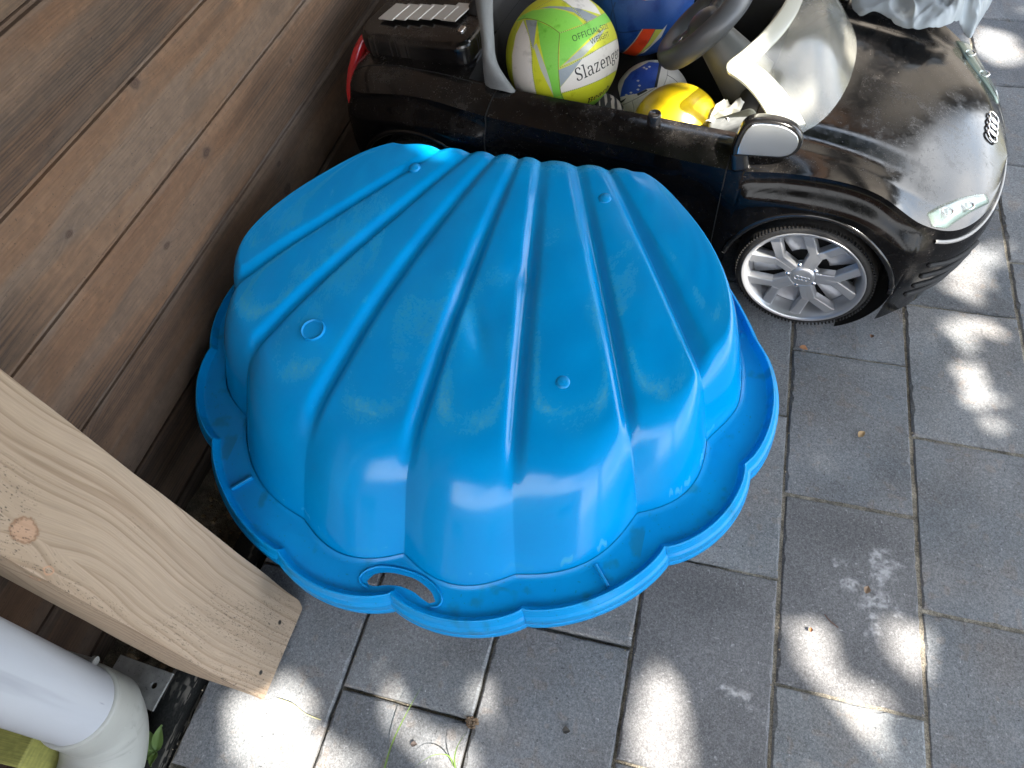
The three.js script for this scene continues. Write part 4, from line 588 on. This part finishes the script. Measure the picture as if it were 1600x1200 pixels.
// grey plastic sheet bundled over the far wing of the car
{
  const E = [[0.25, 0.352, -0.33], [0.277, 0.348, -0.259], [0.318, 0.352, -0.165], [0.345, 0.36, -0.172], [0.39, 0.352, -0.142], [0.415, 0.35, -0.138], [0.452, 0.346, -0.16], [0.478, 0.345, -0.187], [0.5, 0.318, -0.235], [0.523, 0.302, -0.22], [0.532, 0.31, -0.26], [0.552, 0.31, -0.36], [0.556, 0.31, -0.42]];
  const cu = new THREE.CatmullRomCurve3(E.map(p => new THREE.Vector3(...p)), false, 'centripetal'), nu = 150, nv = 90;
  const ridge = (x, y, s) => 1 - Math.abs(vn(x, y, s) * 2 - 1);
  const f = (i, j) => { const e = cu.getPoint(i / nu), v = j / nv; const x = lerp(e.x, 0.40 + (e.x - 0.4) * 0.8, v), z = lerp(e.z, -0.55, v); const up = Math.pow(Math.sin(Math.PI * clamp(v * 0.9 + 0.02, 0, 1)), 0.55); const fold = Math.pow(ridge(x * 13 + z * 8, z * 7 - x * 4, 601), 1.6) * 0.045 + Math.pow(ridge(x * 34 - z * 16, z * 19 + x * 9, 602), 1.8) * 0.022 + Math.pow(ridge(x * 70 + z * 30, z * 52 - x * 20, 603), 2) * 0.008; const q = toCar(x + (vn(v * 5, i * 0.1, 605) - 0.5) * 0.02 * v, e.y + up * (0.02 + fold * 1.25), z); return q; };
  const topG = grid(nu, nv, f, null, true), botG = grid(nu, nv, (i, j) => { const q = f(i, j), v = j / nv, d = Math.sin(Math.PI * v); return [q[0], q[1] - 0.002 - d * 0.006, q[2]]; });
  tag(mesh('plastic_sheet', [topG, botG], phys({ color: lin(0.3, 0.335, 0.36), roughness: 0.42, side: THREE.DoubleSide })), 'crumpled pale grey plastic sheet bundled on the far side of the car bonnet', 'plastic sheet');
}
// ---------------------------------------------------------------- leaning plank
{
  const d = new THREE.Vector3(-0.29, 0.956, -0.03).normalize(), Wd = new THREE.Vector3(0.02, 0, 1); Wd.addScaledVector(d, -Wd.dot(d)).normalize(); const n = new THREE.Vector3().crossVectors(d, Wd).normalize();
  const L = 0.795, TW = 1536, TH = 256, LM = 1.1, WM = 0.156;
  const knots = [[0.465, 0.044, 0.012, 0], [0.415, 0.066, 0.005, 1], [0.78, -0.03, 0.011, 0]], holes = [[0.036, -0.031], [0.03, 0.043]];
  const f = (i, j) => {
    const x = i / TW * LM, y = (j / TH - 0.5) * WM; let yy = y * 1.0 + 0.045 * sm(0.12, 0.5, x) * sm(0.62, 0.3, x) * 0.9 - 0.02 * Math.sin(x * 5) + (fbm(x * 5, y * 8, 700, 3) - 0.5) * 0.02, kn = 0, kr = 0;
    for (const [kx, ky, r, s] of knots) { const dx = x - kx, dy = y - ky, q = Math.hypot(dx * 0.8, dy) / r; yy += (dy > 0 ? 1 : -1) * Math.exp(-((dx / (r * 6)) ** 2)) * r * 1.5 * Math.exp(-Math.abs(dy) / (r * 4)); const wq = q + (fbm(x * 300, y * 300, 703, 2) - 0.5) * 0.35; if (s) { kn = Math.max(kn, Math.exp(-(((wq - 0.85) / 0.2) ** 2)) * 0.9); } else { kn = Math.max(kn, sm(1.1, 0.8, wq) * 0.55); kr = Math.max(kr, Math.exp(-(((wq - 1.02) / 0.12) ** 2))); } }
    const phs = yy / 0.0125 + fbm(x * 1.2, yy * 45, 705, 2) * 2.6, fr = phs - Math.floor(phs), am = 0.35 + 0.9 * hash(Math.floor(phs), 7, 716); let g = Math.pow(fr, 3.2) * (fr > 0.9 ? sm(1, 0.9, fr) : 1) * am;
    const fib = vn(x * 40, yy * 1400, 706); const crack = sm(0.8, 0.88, vn(x * 240 + yy * 420, yy * 1900 - x * 150, 708)) * sm(0.4, 0.62, fbm(x * 7, y * 12, 709)) * sm(0.0, 0.03, y + 0.05 + (0.3 - x) * 0.15);
    let hl = 0; for (const [hx, hy] of holes) { const q = Math.hypot(x - hx, y - hy); hl = Math.max(hl, sm(0.0045, 0.002, q)); }
    return { x, y, g, fib, kn, kr, crack, hl };
  };
  const cache = new Float32Array(TW * TH);
  const map = tex(TW, TH, (i, j) => { const o = f(i, j); const t = fbm(o.x * 6, o.y * 10, 712); let c = [146, 128, 108].map((v, q) => lerp(v, [162, 143, 122][q], t)); c = c.map((v, q) => v * (1 - o.g * [0.24, 0.29, 0.34][q]) * (1 - (1 - o.fib) * 0.09)); c = c.map((v, q) => lerp(v, [166, 122, 94][q], o.kn * 0.8)); c = c.map((v, q) => lerp(v, [110, 80, 58][q], clamp(o.kr * 0.7, 0, 1))); c = c.map(v => v * (1 - o.crack * 0.42) * (1 - o.hl * 0.8)); cache[j * TW + i] = clamp(170 + o.g * 50 - (1 - o.fib) * 40 - o.crack * 110 - o.hl * 170, 0, 255); return c; });
  const bump = tex(TW, TH, (i, j) => cache[j * TW + i], false);
  const mat = std({ map, bumpMap: bump, bumpScale: 0.0013, roughness: 0.85 });
  // section: width along z, thickness along x; far upper corner and near lower edge hewn round
  const T = 0.085, hw = 0.0765; const nS = 60;
  const prof = [[-T, -hw + 0.003], [-0.004, -hw], [-0.001, -hw + 0.0015], [0, -hw + 0.005], [0, -hw * 0.5], [0, 0], [0, hw * 0.5], [0, hw - 0.004], [-0.0012, hw - 0.001], [-0.005, hw], [-T + 0.003, hw], [-T, hw - 0.003]];
  const P = (i, j) => { const s = i / nS * L, p = prof[j % prof.length]; let w = p[1], t = p[0]; const ch = sm(0.13, 0.0, s); if (w > 0) w -= ch * 0.003; if (p[0] < -0.003 && w > 0.06) { t = lerp(t, -0.006, ch * (p[0] > -0.01 ? 0 : 1)); w -= 0.0; } const rn = sm(0.012, 0, s); if (w < -0.07) w += rn * 0.006; w += (vn(s * 18, j > 5 ? 9 : 2, 720) - 0.5) * 0.0016; return [t, s, w]; };
  const g = grid(nS, prof.length, (i, j) => { const [t, s, w] = P(i, j); return [t, s, w, s / LM, (Math.abs(w) > hw - 0.002 && t < -0.003 ? w + t * 0.8 * Math.sign(w) : w) / WM + 0.5]; });
  const cap = (i, fl) => { const sh = []; for (let j = 0; j < prof.length; j++) sh.push(P(i, j)); const pos = [], uv = [], idx = []; sh.forEach(q => { pos.push(...q); uv.push(q[0] + 0.3, q[2] / WM + 0.5); }); for (let j = 1; j + 1 < sh.length; j++) fl ? idx.push(0, j, j + 1) : idx.push(0, j + 1, j); const q = new THREE.BufferGeometry(); q.setAttribute('position', new THREE.Float32BufferAttribute(pos, 3)); q.setAttribute('uv', new THREE.Float32BufferAttribute(uv, 2)); q.setIndex(idx); q.computeVertexNormals(); return q; };
  const all = mergeGeometries([toCreasedNormals(g, 0.5), cap(0, true).toNonIndexed(), cap(nS, false).toNonIndexed()]);
  const m = mesh('leaning_plank', all, mat); tag(m, 'pale rough-sawn timber plank with a knot, leaning against the boarded wall', 'plank');
  m.matrixAutoUpdate = true; const M = new THREE.Matrix4().makeBasis(n, d, Wd); m.quaternion.setFromRotationMatrix(M); m.position.set(-0.491, 0.011, -0.205);
}
// ---------------------------------------------------------------- rainwater pipe
{
  const px = -0.6744, pz = -0.0509;
  const pt = thing('rainwater_pipe', 'white plastic rainwater downpipe ending in a grey elbow beside the boarded wall', 'pipe', [px, 0, pz]);
  const pvc = (a, s) => { const t = tex(256, 256, (i, j) => { const n = (fbm(i / 40, j / 40, s) - 0.5) * 12 - (vn(i / 1.4, j / 1.4, s + 1) > 0.985 ? 30 : 0) - sm(0.62, 0.8, fbm(i / 18, j / 60, s + 3)) * 14; return [a[0] + n, a[1] + n, a[2] + n]; }); return phys({ map: t, roughness: 0.38, specularIntensity: 0.6 }); };
  mesh('pipe', at(new THREE.CylinderGeometry(0.05, 0.05, 2.0, 64, 1, true), 0, 1.14, 0), pvc([160, 163, 169], 800), pt);
  mesh('socket', new THREE.LatheGeometry([[0.0495, 0.152], [0.0535, 0.151], [0.055, 0.147], [0.0555, 0.12], [0.0555, 0.085]].map(p => new THREE.Vector2(...p)), 64), pvc([150, 151, 146], 810), pt);
  const g = new THREE.TubeGeometry(new THREE.CatmullRomCurve3([[0, 0.11, 0], [0, 0.085, 0.004], [0.002, 0.056, 0.022], [0.004, 0.034, 0.052], [0.006, 0.024, 0.09], [0.008, 0.021, 0.14]].map(p => new THREE.Vector3(...p))), 40, 0.0555, 48, false); mesh('elbow', g, pvc([150, 151, 146], 810), pt);
  const zinc = std({ map: tex(256, 256, (i, j) => { const v = 150 + (fbm(i / 25, j / 25, 830) - 0.5) * 60 - (vn(i / 3, j / 3, 831) > 0.93 ? 40 : 0); return [v, v, v * 0.98]; }), metalness: 0.35, roughness: 0.5 });
  const bolt = thing('pipe_clip', 'small bright metal screw clip between the pipe and the boarded wall', 'clip', [px, 0.155, pz]);
  mesh('rod', at(new THREE.CylinderGeometry(0.0035, 0.0035, 0.1, 12).rotateZ(Math.PI / 2), -0.05, 0.012, -0.0535), zinc, bolt); mesh('head', at(new THREE.CylinderGeometry(0.0065, 0.0065, 0.005, 16).rotateZ(Math.PI / 2), 0.003, 0.012, -0.0535), zinc, bolt);
  // drilled plate
  const sh = new THREE.Shape(); sh.moveTo(-0.05, -0.027); sh.lineTo(0.045, -0.027); sh.lineTo(0.045, 0.027); sh.lineTo(-0.05, 0.027); sh.closePath(); const ho = new THREE.Path(); ho.absarc(0.027, 0.004, 0.0055, 0, Math.PI * 2); sh.holes.push(ho);
  const pl = new THREE.ExtrudeGeometry(sh, { depth: 0.003, bevelEnabled: true, bevelSize: 0.0008, bevelThickness: 0.0008, bevelSegments: 2, curveSegments: 24 }).rotateX(-Math.PI / 2); const plu = pl.attributes.uv; for (let i = 0; i < plu.count; i++) plu.setXY(i, plu.getX(i) * 6, plu.getY(i) * 6);
  const plate = mesh('metal_plate', pl, zinc); plate.position.set(-0.69, 0.013, -0.108); plate.rotation.set(0, -0.06, 0); tag(plate, 'flat galvanised metal plate with one round hole beside the pipe elbow', 'plate');
  const ol = std({ map: tex(256, 128, (i, j) => { const v = vn(i / 60, j / 2.2, 840) * 26 + (fbm(i / 20, j / 20, 841) - 0.5) * 30; return [118 + v, 116 + v, 58 + v * 0.6]; }), roughness: 0.8 });
  tag(mesh('timber_offcut', at(box(0.075, 0.17, 0.042, 0.004), -0.753, 0.05, 0.015, 0, 0.05, 0), ol), 'olive green treated timber stub behind the pipe at the lower left corner', 'timber');
  tag(mesh('stone_block', at(box(0.09, 0.1, 0.09, 0.006, 3), -0.715, 0.0, 0.075, 0, 0.1, 0), paveMats[2]), 'grey block beside the pipe elbow at the lower left corner', 'block');
}
// ---------------------------------------------------------------- small plants and scraps on the paving
{
  const green = phys({ color: lin(0.12, 0.2, 0.04), roughness: 0.6, transmission: 0.25, thickness: 0, side: THREE.DoubleSide });
  function blade(name, label, pts, w, grp) { const cu = new THREE.CatmullRomCurve3(pts.map(p => new THREE.Vector3(...p))); const g = grid(20, 2, (i, j) => { const t = i / 20, p = cu.getPoint(t), q = cu.getTangent(t), s = new THREE.Vector3(0, 1, 0).cross(q); if (s.lengthSq() < 1e-6) s.set(1, 0, 0); s.normalize(); const k = (j - 1) * w * (1 - t * 0.93) * 0.5; return [p.x + s.x * k, p.y + (j === 1 ? -w * 0.2 : 0), p.z + s.z * k]; }); const m = mesh(name, g, green); tag(m, label, 'grass', grp); return m; }
  blade('grass_blade', 'tallest single green grass blade rising from the nearest joint', [[-0.288, -0.01, -0.075], [-0.282, 0.02, -0.12], [-0.268, 0.045, -0.165], [-0.258, 0.05, -0.2]], 0.0036, 'grass blades in the joints');
  blade('grass_blade', 'thin grass blade bending left beside the paver joint at the bottom edge', [[-0.19, -0.01, -0.115], [-0.2, 0.03, -0.125], [-0.215, 0.04, -0.12], [-0.24, 0.03, -0.1]], 0.0026, 'grass blades in the joints');
  blade('grass_blade', 'short grass blade bending right beside the paver joint at the bottom edge', [[-0.188, -0.01, -0.112], [-0.189, 0.03, -0.125], [-0.186, 0.045, -0.14], [-0.178, 0.05, -0.158]], 0.003, 'grass blades in the joints');
  const straw = std({ color: lin(0.42, 0.4, 0.22), roughness: 0.7 });
  tag(mesh('straw', tube([[-0.475, 0.003, -0.14], [-0.45, 0.005, -0.138], [-0.425, 0.004, -0.13], [-0.4, 0.003, -0.128]], 0.0009, 24, 5), straw), 'thin dry straw stalk lying beside the plank end', 'straw');
  tag(mesh('twig', tube([[0.299, 0.002, -0.452], [0.306, 0.003, -0.444], [0.319, 0.002, -0.436]], 0.001, 16, 5), std({ color: lin(0.1, 0.06, 0.05), roughness: 0.9 })), 'short thin dark twig lying on the sun-flecked paver', 'twig');
  const leafG = (a, b, curl, s) => grid(10, 6, (i, j) => { const u = i / 10, v = j / 6 - 0.5, w = Math.sin(Math.PI * Math.pow(u, 0.8)) * b * (1 + (vn(i, j, s) - 0.5) * 0.3); return [(u - 0.5) * a, 0.002 + curl * v * v * 4 * Math.sin(Math.PI * u) + (vn(i * 0.7, j * 0.7, s) - 0.5) * 0.0015, v * w * 2]; });
  function scrap(name, label, x, z, a, b, rot, col, s) { const m = mesh(name, leafG(a, b, 0.003, s), std({ color: lin(...col), roughness: 0.85, side: THREE.DoubleSide })); m.position.set(x, 0.0015, z); m.rotation.y = rot; tag(m, label, 'leaf scrap', 'dry leaf scraps on the paving'); }
  scrap('dry_leaf', 'tan curled leaf scrap in the middle of the paver right of the shell', 0.355, -0.791, 0.018, 0.0055, 0.9, [0.36, 0.25, 0.13], 3);
  scrap('dry_leaf', 'orange-brown leaf scrap in the joint below the front wheel', 0.252, -0.965, 0.016, 0.006, -0.3, [0.4, 0.2, 0.1], 4);
  scrap('dry_leaf', 'brown and white curled scrap under the pale splash on the paver', 0.36, -0.505, 0.014, 0.005, 1.3, [0.28, 0.2, 0.14], 5);
  scrap('dry_leaf', 'tiny rust-coloured scrap on the lit paver near the right', 0.279, -0.423, 0.007, 0.003, 1.2, [0.3, 0.13, 0.06], 6);
  scrap('dry_leaf', 'small dark scrap on the paver in front of the shell', -0.048, -0.199, 0.012, 0.005, 0.1, [0.06, 0.055, 0.05], 7);
  scrap('dry_leaf', 'dark flake on the paver beside the tallest grass blade', -0.255, -0.13, 0.01, 0.004, 0.2, [0.07, 0.055, 0.05], 8);
  scrap('dry_leaf', 'small brown flake on the paver by the wheel', 0.375, -1.02, 0.008, 0.004, 1.4, [0.15, 0.08, 0.05], 9);
  // moss plug where two joints meet
  { const r = rng(9), gs = []; for (let i = 0; i < 60; i++) { const a = r() * 6.28, q = Math.sqrt(r()) * 0.009; gs.push(at(new THREE.IcosahedronGeometry(0.0012 + r() * 0.002, 0), -0.182 + Math.cos(a) * q, 0.001 + r() * 0.003, -0.177 + Math.sin(a) * q * 0.8, r() * 3, r() * 3, 0)); } const m = mesh('moss', gs, std({ map: bedTex, color: lin(0.7, 0.55, 0.45), roughness: 1 })); m.userData = { kind: 'stuff', label: 'clump of dead brown moss where two paver joints meet' }; }
  // grit lying in and beside the joints
  { const r = rng(19), gs = []; for (let i = 0; i < 900; i++) { const k = Math.floor(r() * 8), along = r() < 0.65; let x, z; if (along) { x = X0 + k * CW + (r() - 0.5) * 0.014 * (r() + 0.3); z = -1.7 + r() * 1.7; } else { const m = Math.floor(r() * 6) - 5; x = X0 + (k + r()) * CW; z = (k % 2 ? -0.1785 : -0.3345) + m * CL + (r() - 0.5) * 0.012; } const s = 0.0005 + r() ** 3 * 0.0018; gs.push(at(new THREE.TetrahedronGeometry(s, 0), x, s * 0.4, z, r() * 3, r() * 3, r() * 3)); } const m = mesh('joint_grit', gs, std({ map: bedTex, color: lin(1.4, 1.3, 1.15), roughness: 1 })); m.userData = { kind: 'stuff', label: 'fine brown grit scattered along the paver joints' }; }
  // weed
  const wd = thing('weed', 'small fresh green weed growing between the pipe elbow and the edging board', 'weed', [-0.625, -0.012, -0.03]);
  for (const [a, l, t] of [[0.4, 0.055, 0.5], [-0.6, 0.045, 0.7], [1.6, 0.035, 0.5], [2.9, 0.03, 0.8]]) { const g = grid(10, 6, (i, j) => { const u = i / 10, v = j / 6 - 0.5, w = Math.sin(Math.PI * Math.pow(u, 0.7)) * l * 0.42; return [u * l * Math.cos(t), u * l * Math.sin(t) + Math.abs(v) * 0.008 - u * u * 0.01, v * w]; }); at(g, 0, 0, 0, 0, a + 2.2, 0); mesh('leaf', g, green, wd); }
}
// ---------------------------------------------------------------- tree whose crown shades the corner, garden shed beyond the car
{
  const gaps = [[0.059,-0.301,0.024],[0.068,-0.278,0.029],[0.076,-0.253,0.034],[0.082,-0.224,0.037],[0.088,-0.201,0.039],[0.093,-0.173,0.04],[0.276,-0.422,0.017],[0.282,-0.399,0.023],[0.312,-0.337,0.035],[0.342,-0.318,0.043],[0.354,-0.279,0.031],[0.3,-0.241,0.026],[0.41,-0.449,0.014],[0.42,-0.428,0.02],[0.428,-0.401,0.014],[0.547,-0.996,0.011],[0.55,-0.962,0.018],[0.558,-0.932,0.017],[0.568,-0.853,0.011],[0.543,-1.069,0.019],[0.584,-1.087,0.012],[0.548,-1.22,0.032],[0.601,-1.276,0.039],[0.563,-1.178,0.026],[0.705,-2.063,0.057],[0.688,-2.122,0.041],[-0.513,-0.109,0.031],[-0.476,-0.087,0.045],[-0.449,-0.13,0.041],[-0.446,-0.187,0.029],[-0.441,-0.078,0.03],[-0.316,-0.201,0.014],[-0.305,-0.138,0.018],[-0.27,-0.125,0.029],[-0.229,-0.118,0.025],[-0.329,-0.098,0.022],[-0.176,-0.214,0.016],[-0.16,-0.191,0.014],[-0.166,-0.129,0.017],[-0.395,-0.064,0.04],[0.005,-1.099,0.039],[-0.0,-1.099,0.032],[0.113,-1.114,0.019],[0.061,-1.053,0.021],[-0.105,-1.182,0.024],[-0.077,-1.183,0.022],[-0.138,-1.21,0.016],[-0.248,-1.294,0.024],[-0.192,-1.264,0.028],[-0.134,-1.261,0.025],[-0.267,-1.315,0.02],[-0.243,-1.394,0.023],[-0.082,-1.314,0.028],[-0.255,-1.289,0.035],[-0.22,-1.295,0.028],[-0.262,-1.26,0.025],[-0.165,-1.285,0.023],[0.22,-1.136,0.014],[0.013,-1.544,0.035],[0.049,-1.555,0.029],[0.06,-1.528,0.041],[0.113,-1.474,0.024],[0.341,-1.268,0.021],[0.437,-1.464,0.026],[-0.669,-1.146,0.03],[-0.644,-1.163,0.023],[-0.414,-0.897,0.009],[-0.706,-1.147,0.017]];
  const tree = thing('shade_tree', 'leafy garden tree overhead whose crown dapples the paving', 'tree', [2.9, 0, 1.6]);
  const bark = std({ map: tex(128, 512, (i, j) => { const v = 70 + (fbm(i / 8, j / 40, 900) - 0.5) * 70; return [v, v * 0.88, v * 0.74]; }), roughness: 1 });
  const limb = (pts, r0, r1) => { const c = new THREE.CatmullRomCurve3(pts.map(p => new THREE.Vector3(...p))), fr = c.computeFrenetFrames(24, false); return grid(24, 12, (i, j) => { const t = i / 24, p = c.getPoint(t), a = j / 12 * Math.PI * 2, r = lerp(r0, r1, t) * (1 + (vn(i * 0.5, j, 905) - 0.5) * 0.2); const n = fr.normals[i], b = fr.binormals[i]; return [p.x + (n.x * Math.cos(a) + b.x * Math.sin(a)) * r, p.y + (n.y * Math.cos(a) + b.y * Math.sin(a)) * r, p.z + (n.z * Math.cos(a) + b.z * Math.sin(a)) * r, j / 6, t * 2]; }); };
  mesh('trunk', limb([[0, -0.1, 0], [-0.05, 0.9, -0.05], [-0.2, 1.8, -0.15], [-0.5, 2.5, -0.45]], 0.14, 0.08), bark, tree);
  for (const p of [[[-0.5, 2.45, -0.45], [-1.0, 2.9, -1.0], [-1.6, 3.1, -1.8]], [[-0.45, 2.4, -0.4], [-1.1, 2.8, -0.5], [-1.9, 3.0, -0.9]], [[-0.2, 1.9, -0.15], [0.2, 2.6, -0.9], [0.2, 3.1, -1.9]], [[-0.5, 2.5, -0.45], [-0.6, 3.1, -1.3], [-0.7, 3.5, -2.4]]]) mesh('limb', limb(p, 0.06, 0.02), bark, tree);
  const lg = (() => { const g = new THREE.BufferGeometry(); g.setAttribute('position', new THREE.Float32BufferAttribute([0, 0, -0.5, 0.26, 0.05, -0.12, 0, -0.03, -0.1, -0.26, 0.05, -0.12, 0.22, 0.05, 0.2, 0, -0.02, 0.2, -0.22, 0.05, 0.2, 0, 0.03, 0.5], 3)); g.setIndex([0, 2, 1, 0, 3, 2, 1, 2, 4, 2, 5, 4, 2, 3, 5, 3, 6, 5, 4, 5, 7, 5, 6, 7]); g.computeVertexNormals(); return g; })();
  const leafMat = std({ color: lin(0.1, 0.15, 0.045), roughness: 0.6, side: THREE.DoubleSide });
  const r = rng(4242), N = 68000, ms = [], q = new THREE.Quaternion(), e = new THREE.Euler(), p = new THREE.Vector3(), s = new THREE.Vector3();
  let tries = 0;
  while (ms.length < N && tries++ < N * 4) {
    // point on the ground that this leaf shades, then up the sunbeam
    const over = r() < 0.12, gx = over ? lerp(-1.0, 0.1, r()) : lerp(-4.0, 1.9, r()), gz = over ? lerp(-1.25, -0.1, r()) : lerp(-3.4, 0.75, r()); const h = 2.35 + 1.1 * r() ** 1.2 + 0.3 * Math.sin(gx * 2.3) * Math.sin(gz * 1.9);
    const size = 0.07 + r() * 0.06;
    let hit = false; for (const [x, z, R] of gaps) { const dx = gx - x, dz = gz - z, m = R + size * 0.27; if (dx * dx + dz * dz < m * m) { hit = true; break; } } if (hit) continue;
    p.set(gx + SUN.x / SUN.y * h - 2.9, h, gz + SUN.z / SUN.y * h - 1.6); e.set((r() - 0.5) * 1.5, r() * 6.28, (r() - 0.5) * 1.5); q.setFromEuler(e); s.setScalar(size); ms.push(new THREE.Matrix4().compose(p, q, s));
  }
  const crown = new THREE.InstancedMesh(lg, leafMat, ms.length); const cc = new THREE.Color(); ms.forEach((m, i) => { crown.setMatrixAt(i, m); const v = 0.75 + r() * 0.5; crown.setColorAt(i, cc.setRGB(v * (0.9 + r() * 0.3), v, v * 0.9)); }); crown.name = 'crown'; crown.castShadow = crown.receiveShadow = true; crown.userData.kind = 'stuff'; tree.add(crown);
}
{
  const shed = thing('garden_shed', 'boarded garden shed with a brown gable beyond the toy car', 'shed', [0.5, 0, -3.6]);
  const gw = [[0.30, 0.27, 0.24], [0.26, 0.235, 0.21], [0.33, 0.3, 0.27]].map(c => std({ color: lin(...c), roughness: 0.85 })), br = std({ color: lin(0.24, 0.13, 0.075), roughness: 0.8 }), dk = std({ color: lin(0.035, 0.033, 0.03), roughness: 0.8 });
  for (let k = 0; k < 15; k++) mesh('board', at(box(3.4, 0.147, 0.03, 0.004), 0, 0.08 + k * 0.15, 0), gw[k % 3], shed);
  for (const x of [-1.65, -0.35, 0.75, 1.65]) mesh('post', at(box(0.11, 2.5, 0.11, 0.006), x, 1.25, 0.075), dk, shed);
  const gs = new THREE.Shape(); gs.moveTo(-1.9, 0); gs.lineTo(1.9, 0); gs.lineTo(0, 1.15); gs.closePath(); mesh('gable', at(new THREE.ExtrudeGeometry(gs, { depth: 0.05, bevelEnabled: false }), 0, 2.36, 0.0), br, shed);
  for (const sgn of [1, -1]) mesh('roof', at(box(2.4, 0.07, 2.2, 0.01), sgn * 1.0, 2.98, -0.9, 0, 0, -sgn * 0.54), dk, shed);
  mesh('rear_wall', at(new THREE.BoxGeometry(3.4, 2.3, 0.05), 0, 1.15, -1.8), gw[1], shed);
}

{
  const house = thing('added_brick_house', 'added brick house with white framed windows, unseen behind the camera, screening low skylight', 'house', [0.6, 0, 4.6]);  // added out of view to cut the skylight coming from behind the camera
  const brick = std({ map: (() => { const t = tex(512, 512, (i, j) => { const row = Math.floor(j / 16), o = row % 2 ? 16 : 0, bx = (i + o) % 32, by = j % 16, m = bx < 2 || by < 2; const h = hash(Math.floor((i + o) / 32), row, 950); const n = (vn(i / 2, j / 2, 951) - 0.5) * 20; return m ? [150 + n, 144 + n, 134 + n] : [128 + h * 34 + n, 84 + h * 24 + n, 66 + h * 18 + n]; }); t.repeat.set(0.3, 0.3); return t; })(), roughness: 0.9 });
  const white = std({ color: lin(0.7, 0.7, 0.68), roughness: 0.5 }), pane = phys({ color: lin(0.02, 0.025, 0.03), roughness: 0.05 }), tile = std({ color: lin(0.09, 0.06, 0.05), roughness: 0.8 });
  mesh('wall', uvBox(at(new THREE.BoxGeometry(6, 2.9, 0.25), 0, 1.45, 0.125), 0, 0, 'x', 'y'), brick, house);
  for (const x of [-1.7, 1.5]) { const w = mesh('window', at(box(1.3, 1.2, 0.09, 0.01), x, 1.45, 0.0), white, house); for (const s of [-0.31, 0.31]) mesh('pane', at(new THREE.BoxGeometry(0.54, 1.04, 0.02), x + s, 1.45, -0.045), pane, w); }
  mesh('roof', at(box(6.4, 0.08, 2.6, 0.02), 0, 3.5, 1.1, -0.55, 0, 0), tile, house);
  mesh('gutter', at(new THREE.CylinderGeometry(0.06, 0.06, 6.3, 16).rotateZ(Math.PI / 2), 0, 2.86, -0.06), white, house);
}
renderer.render(scene, camera);
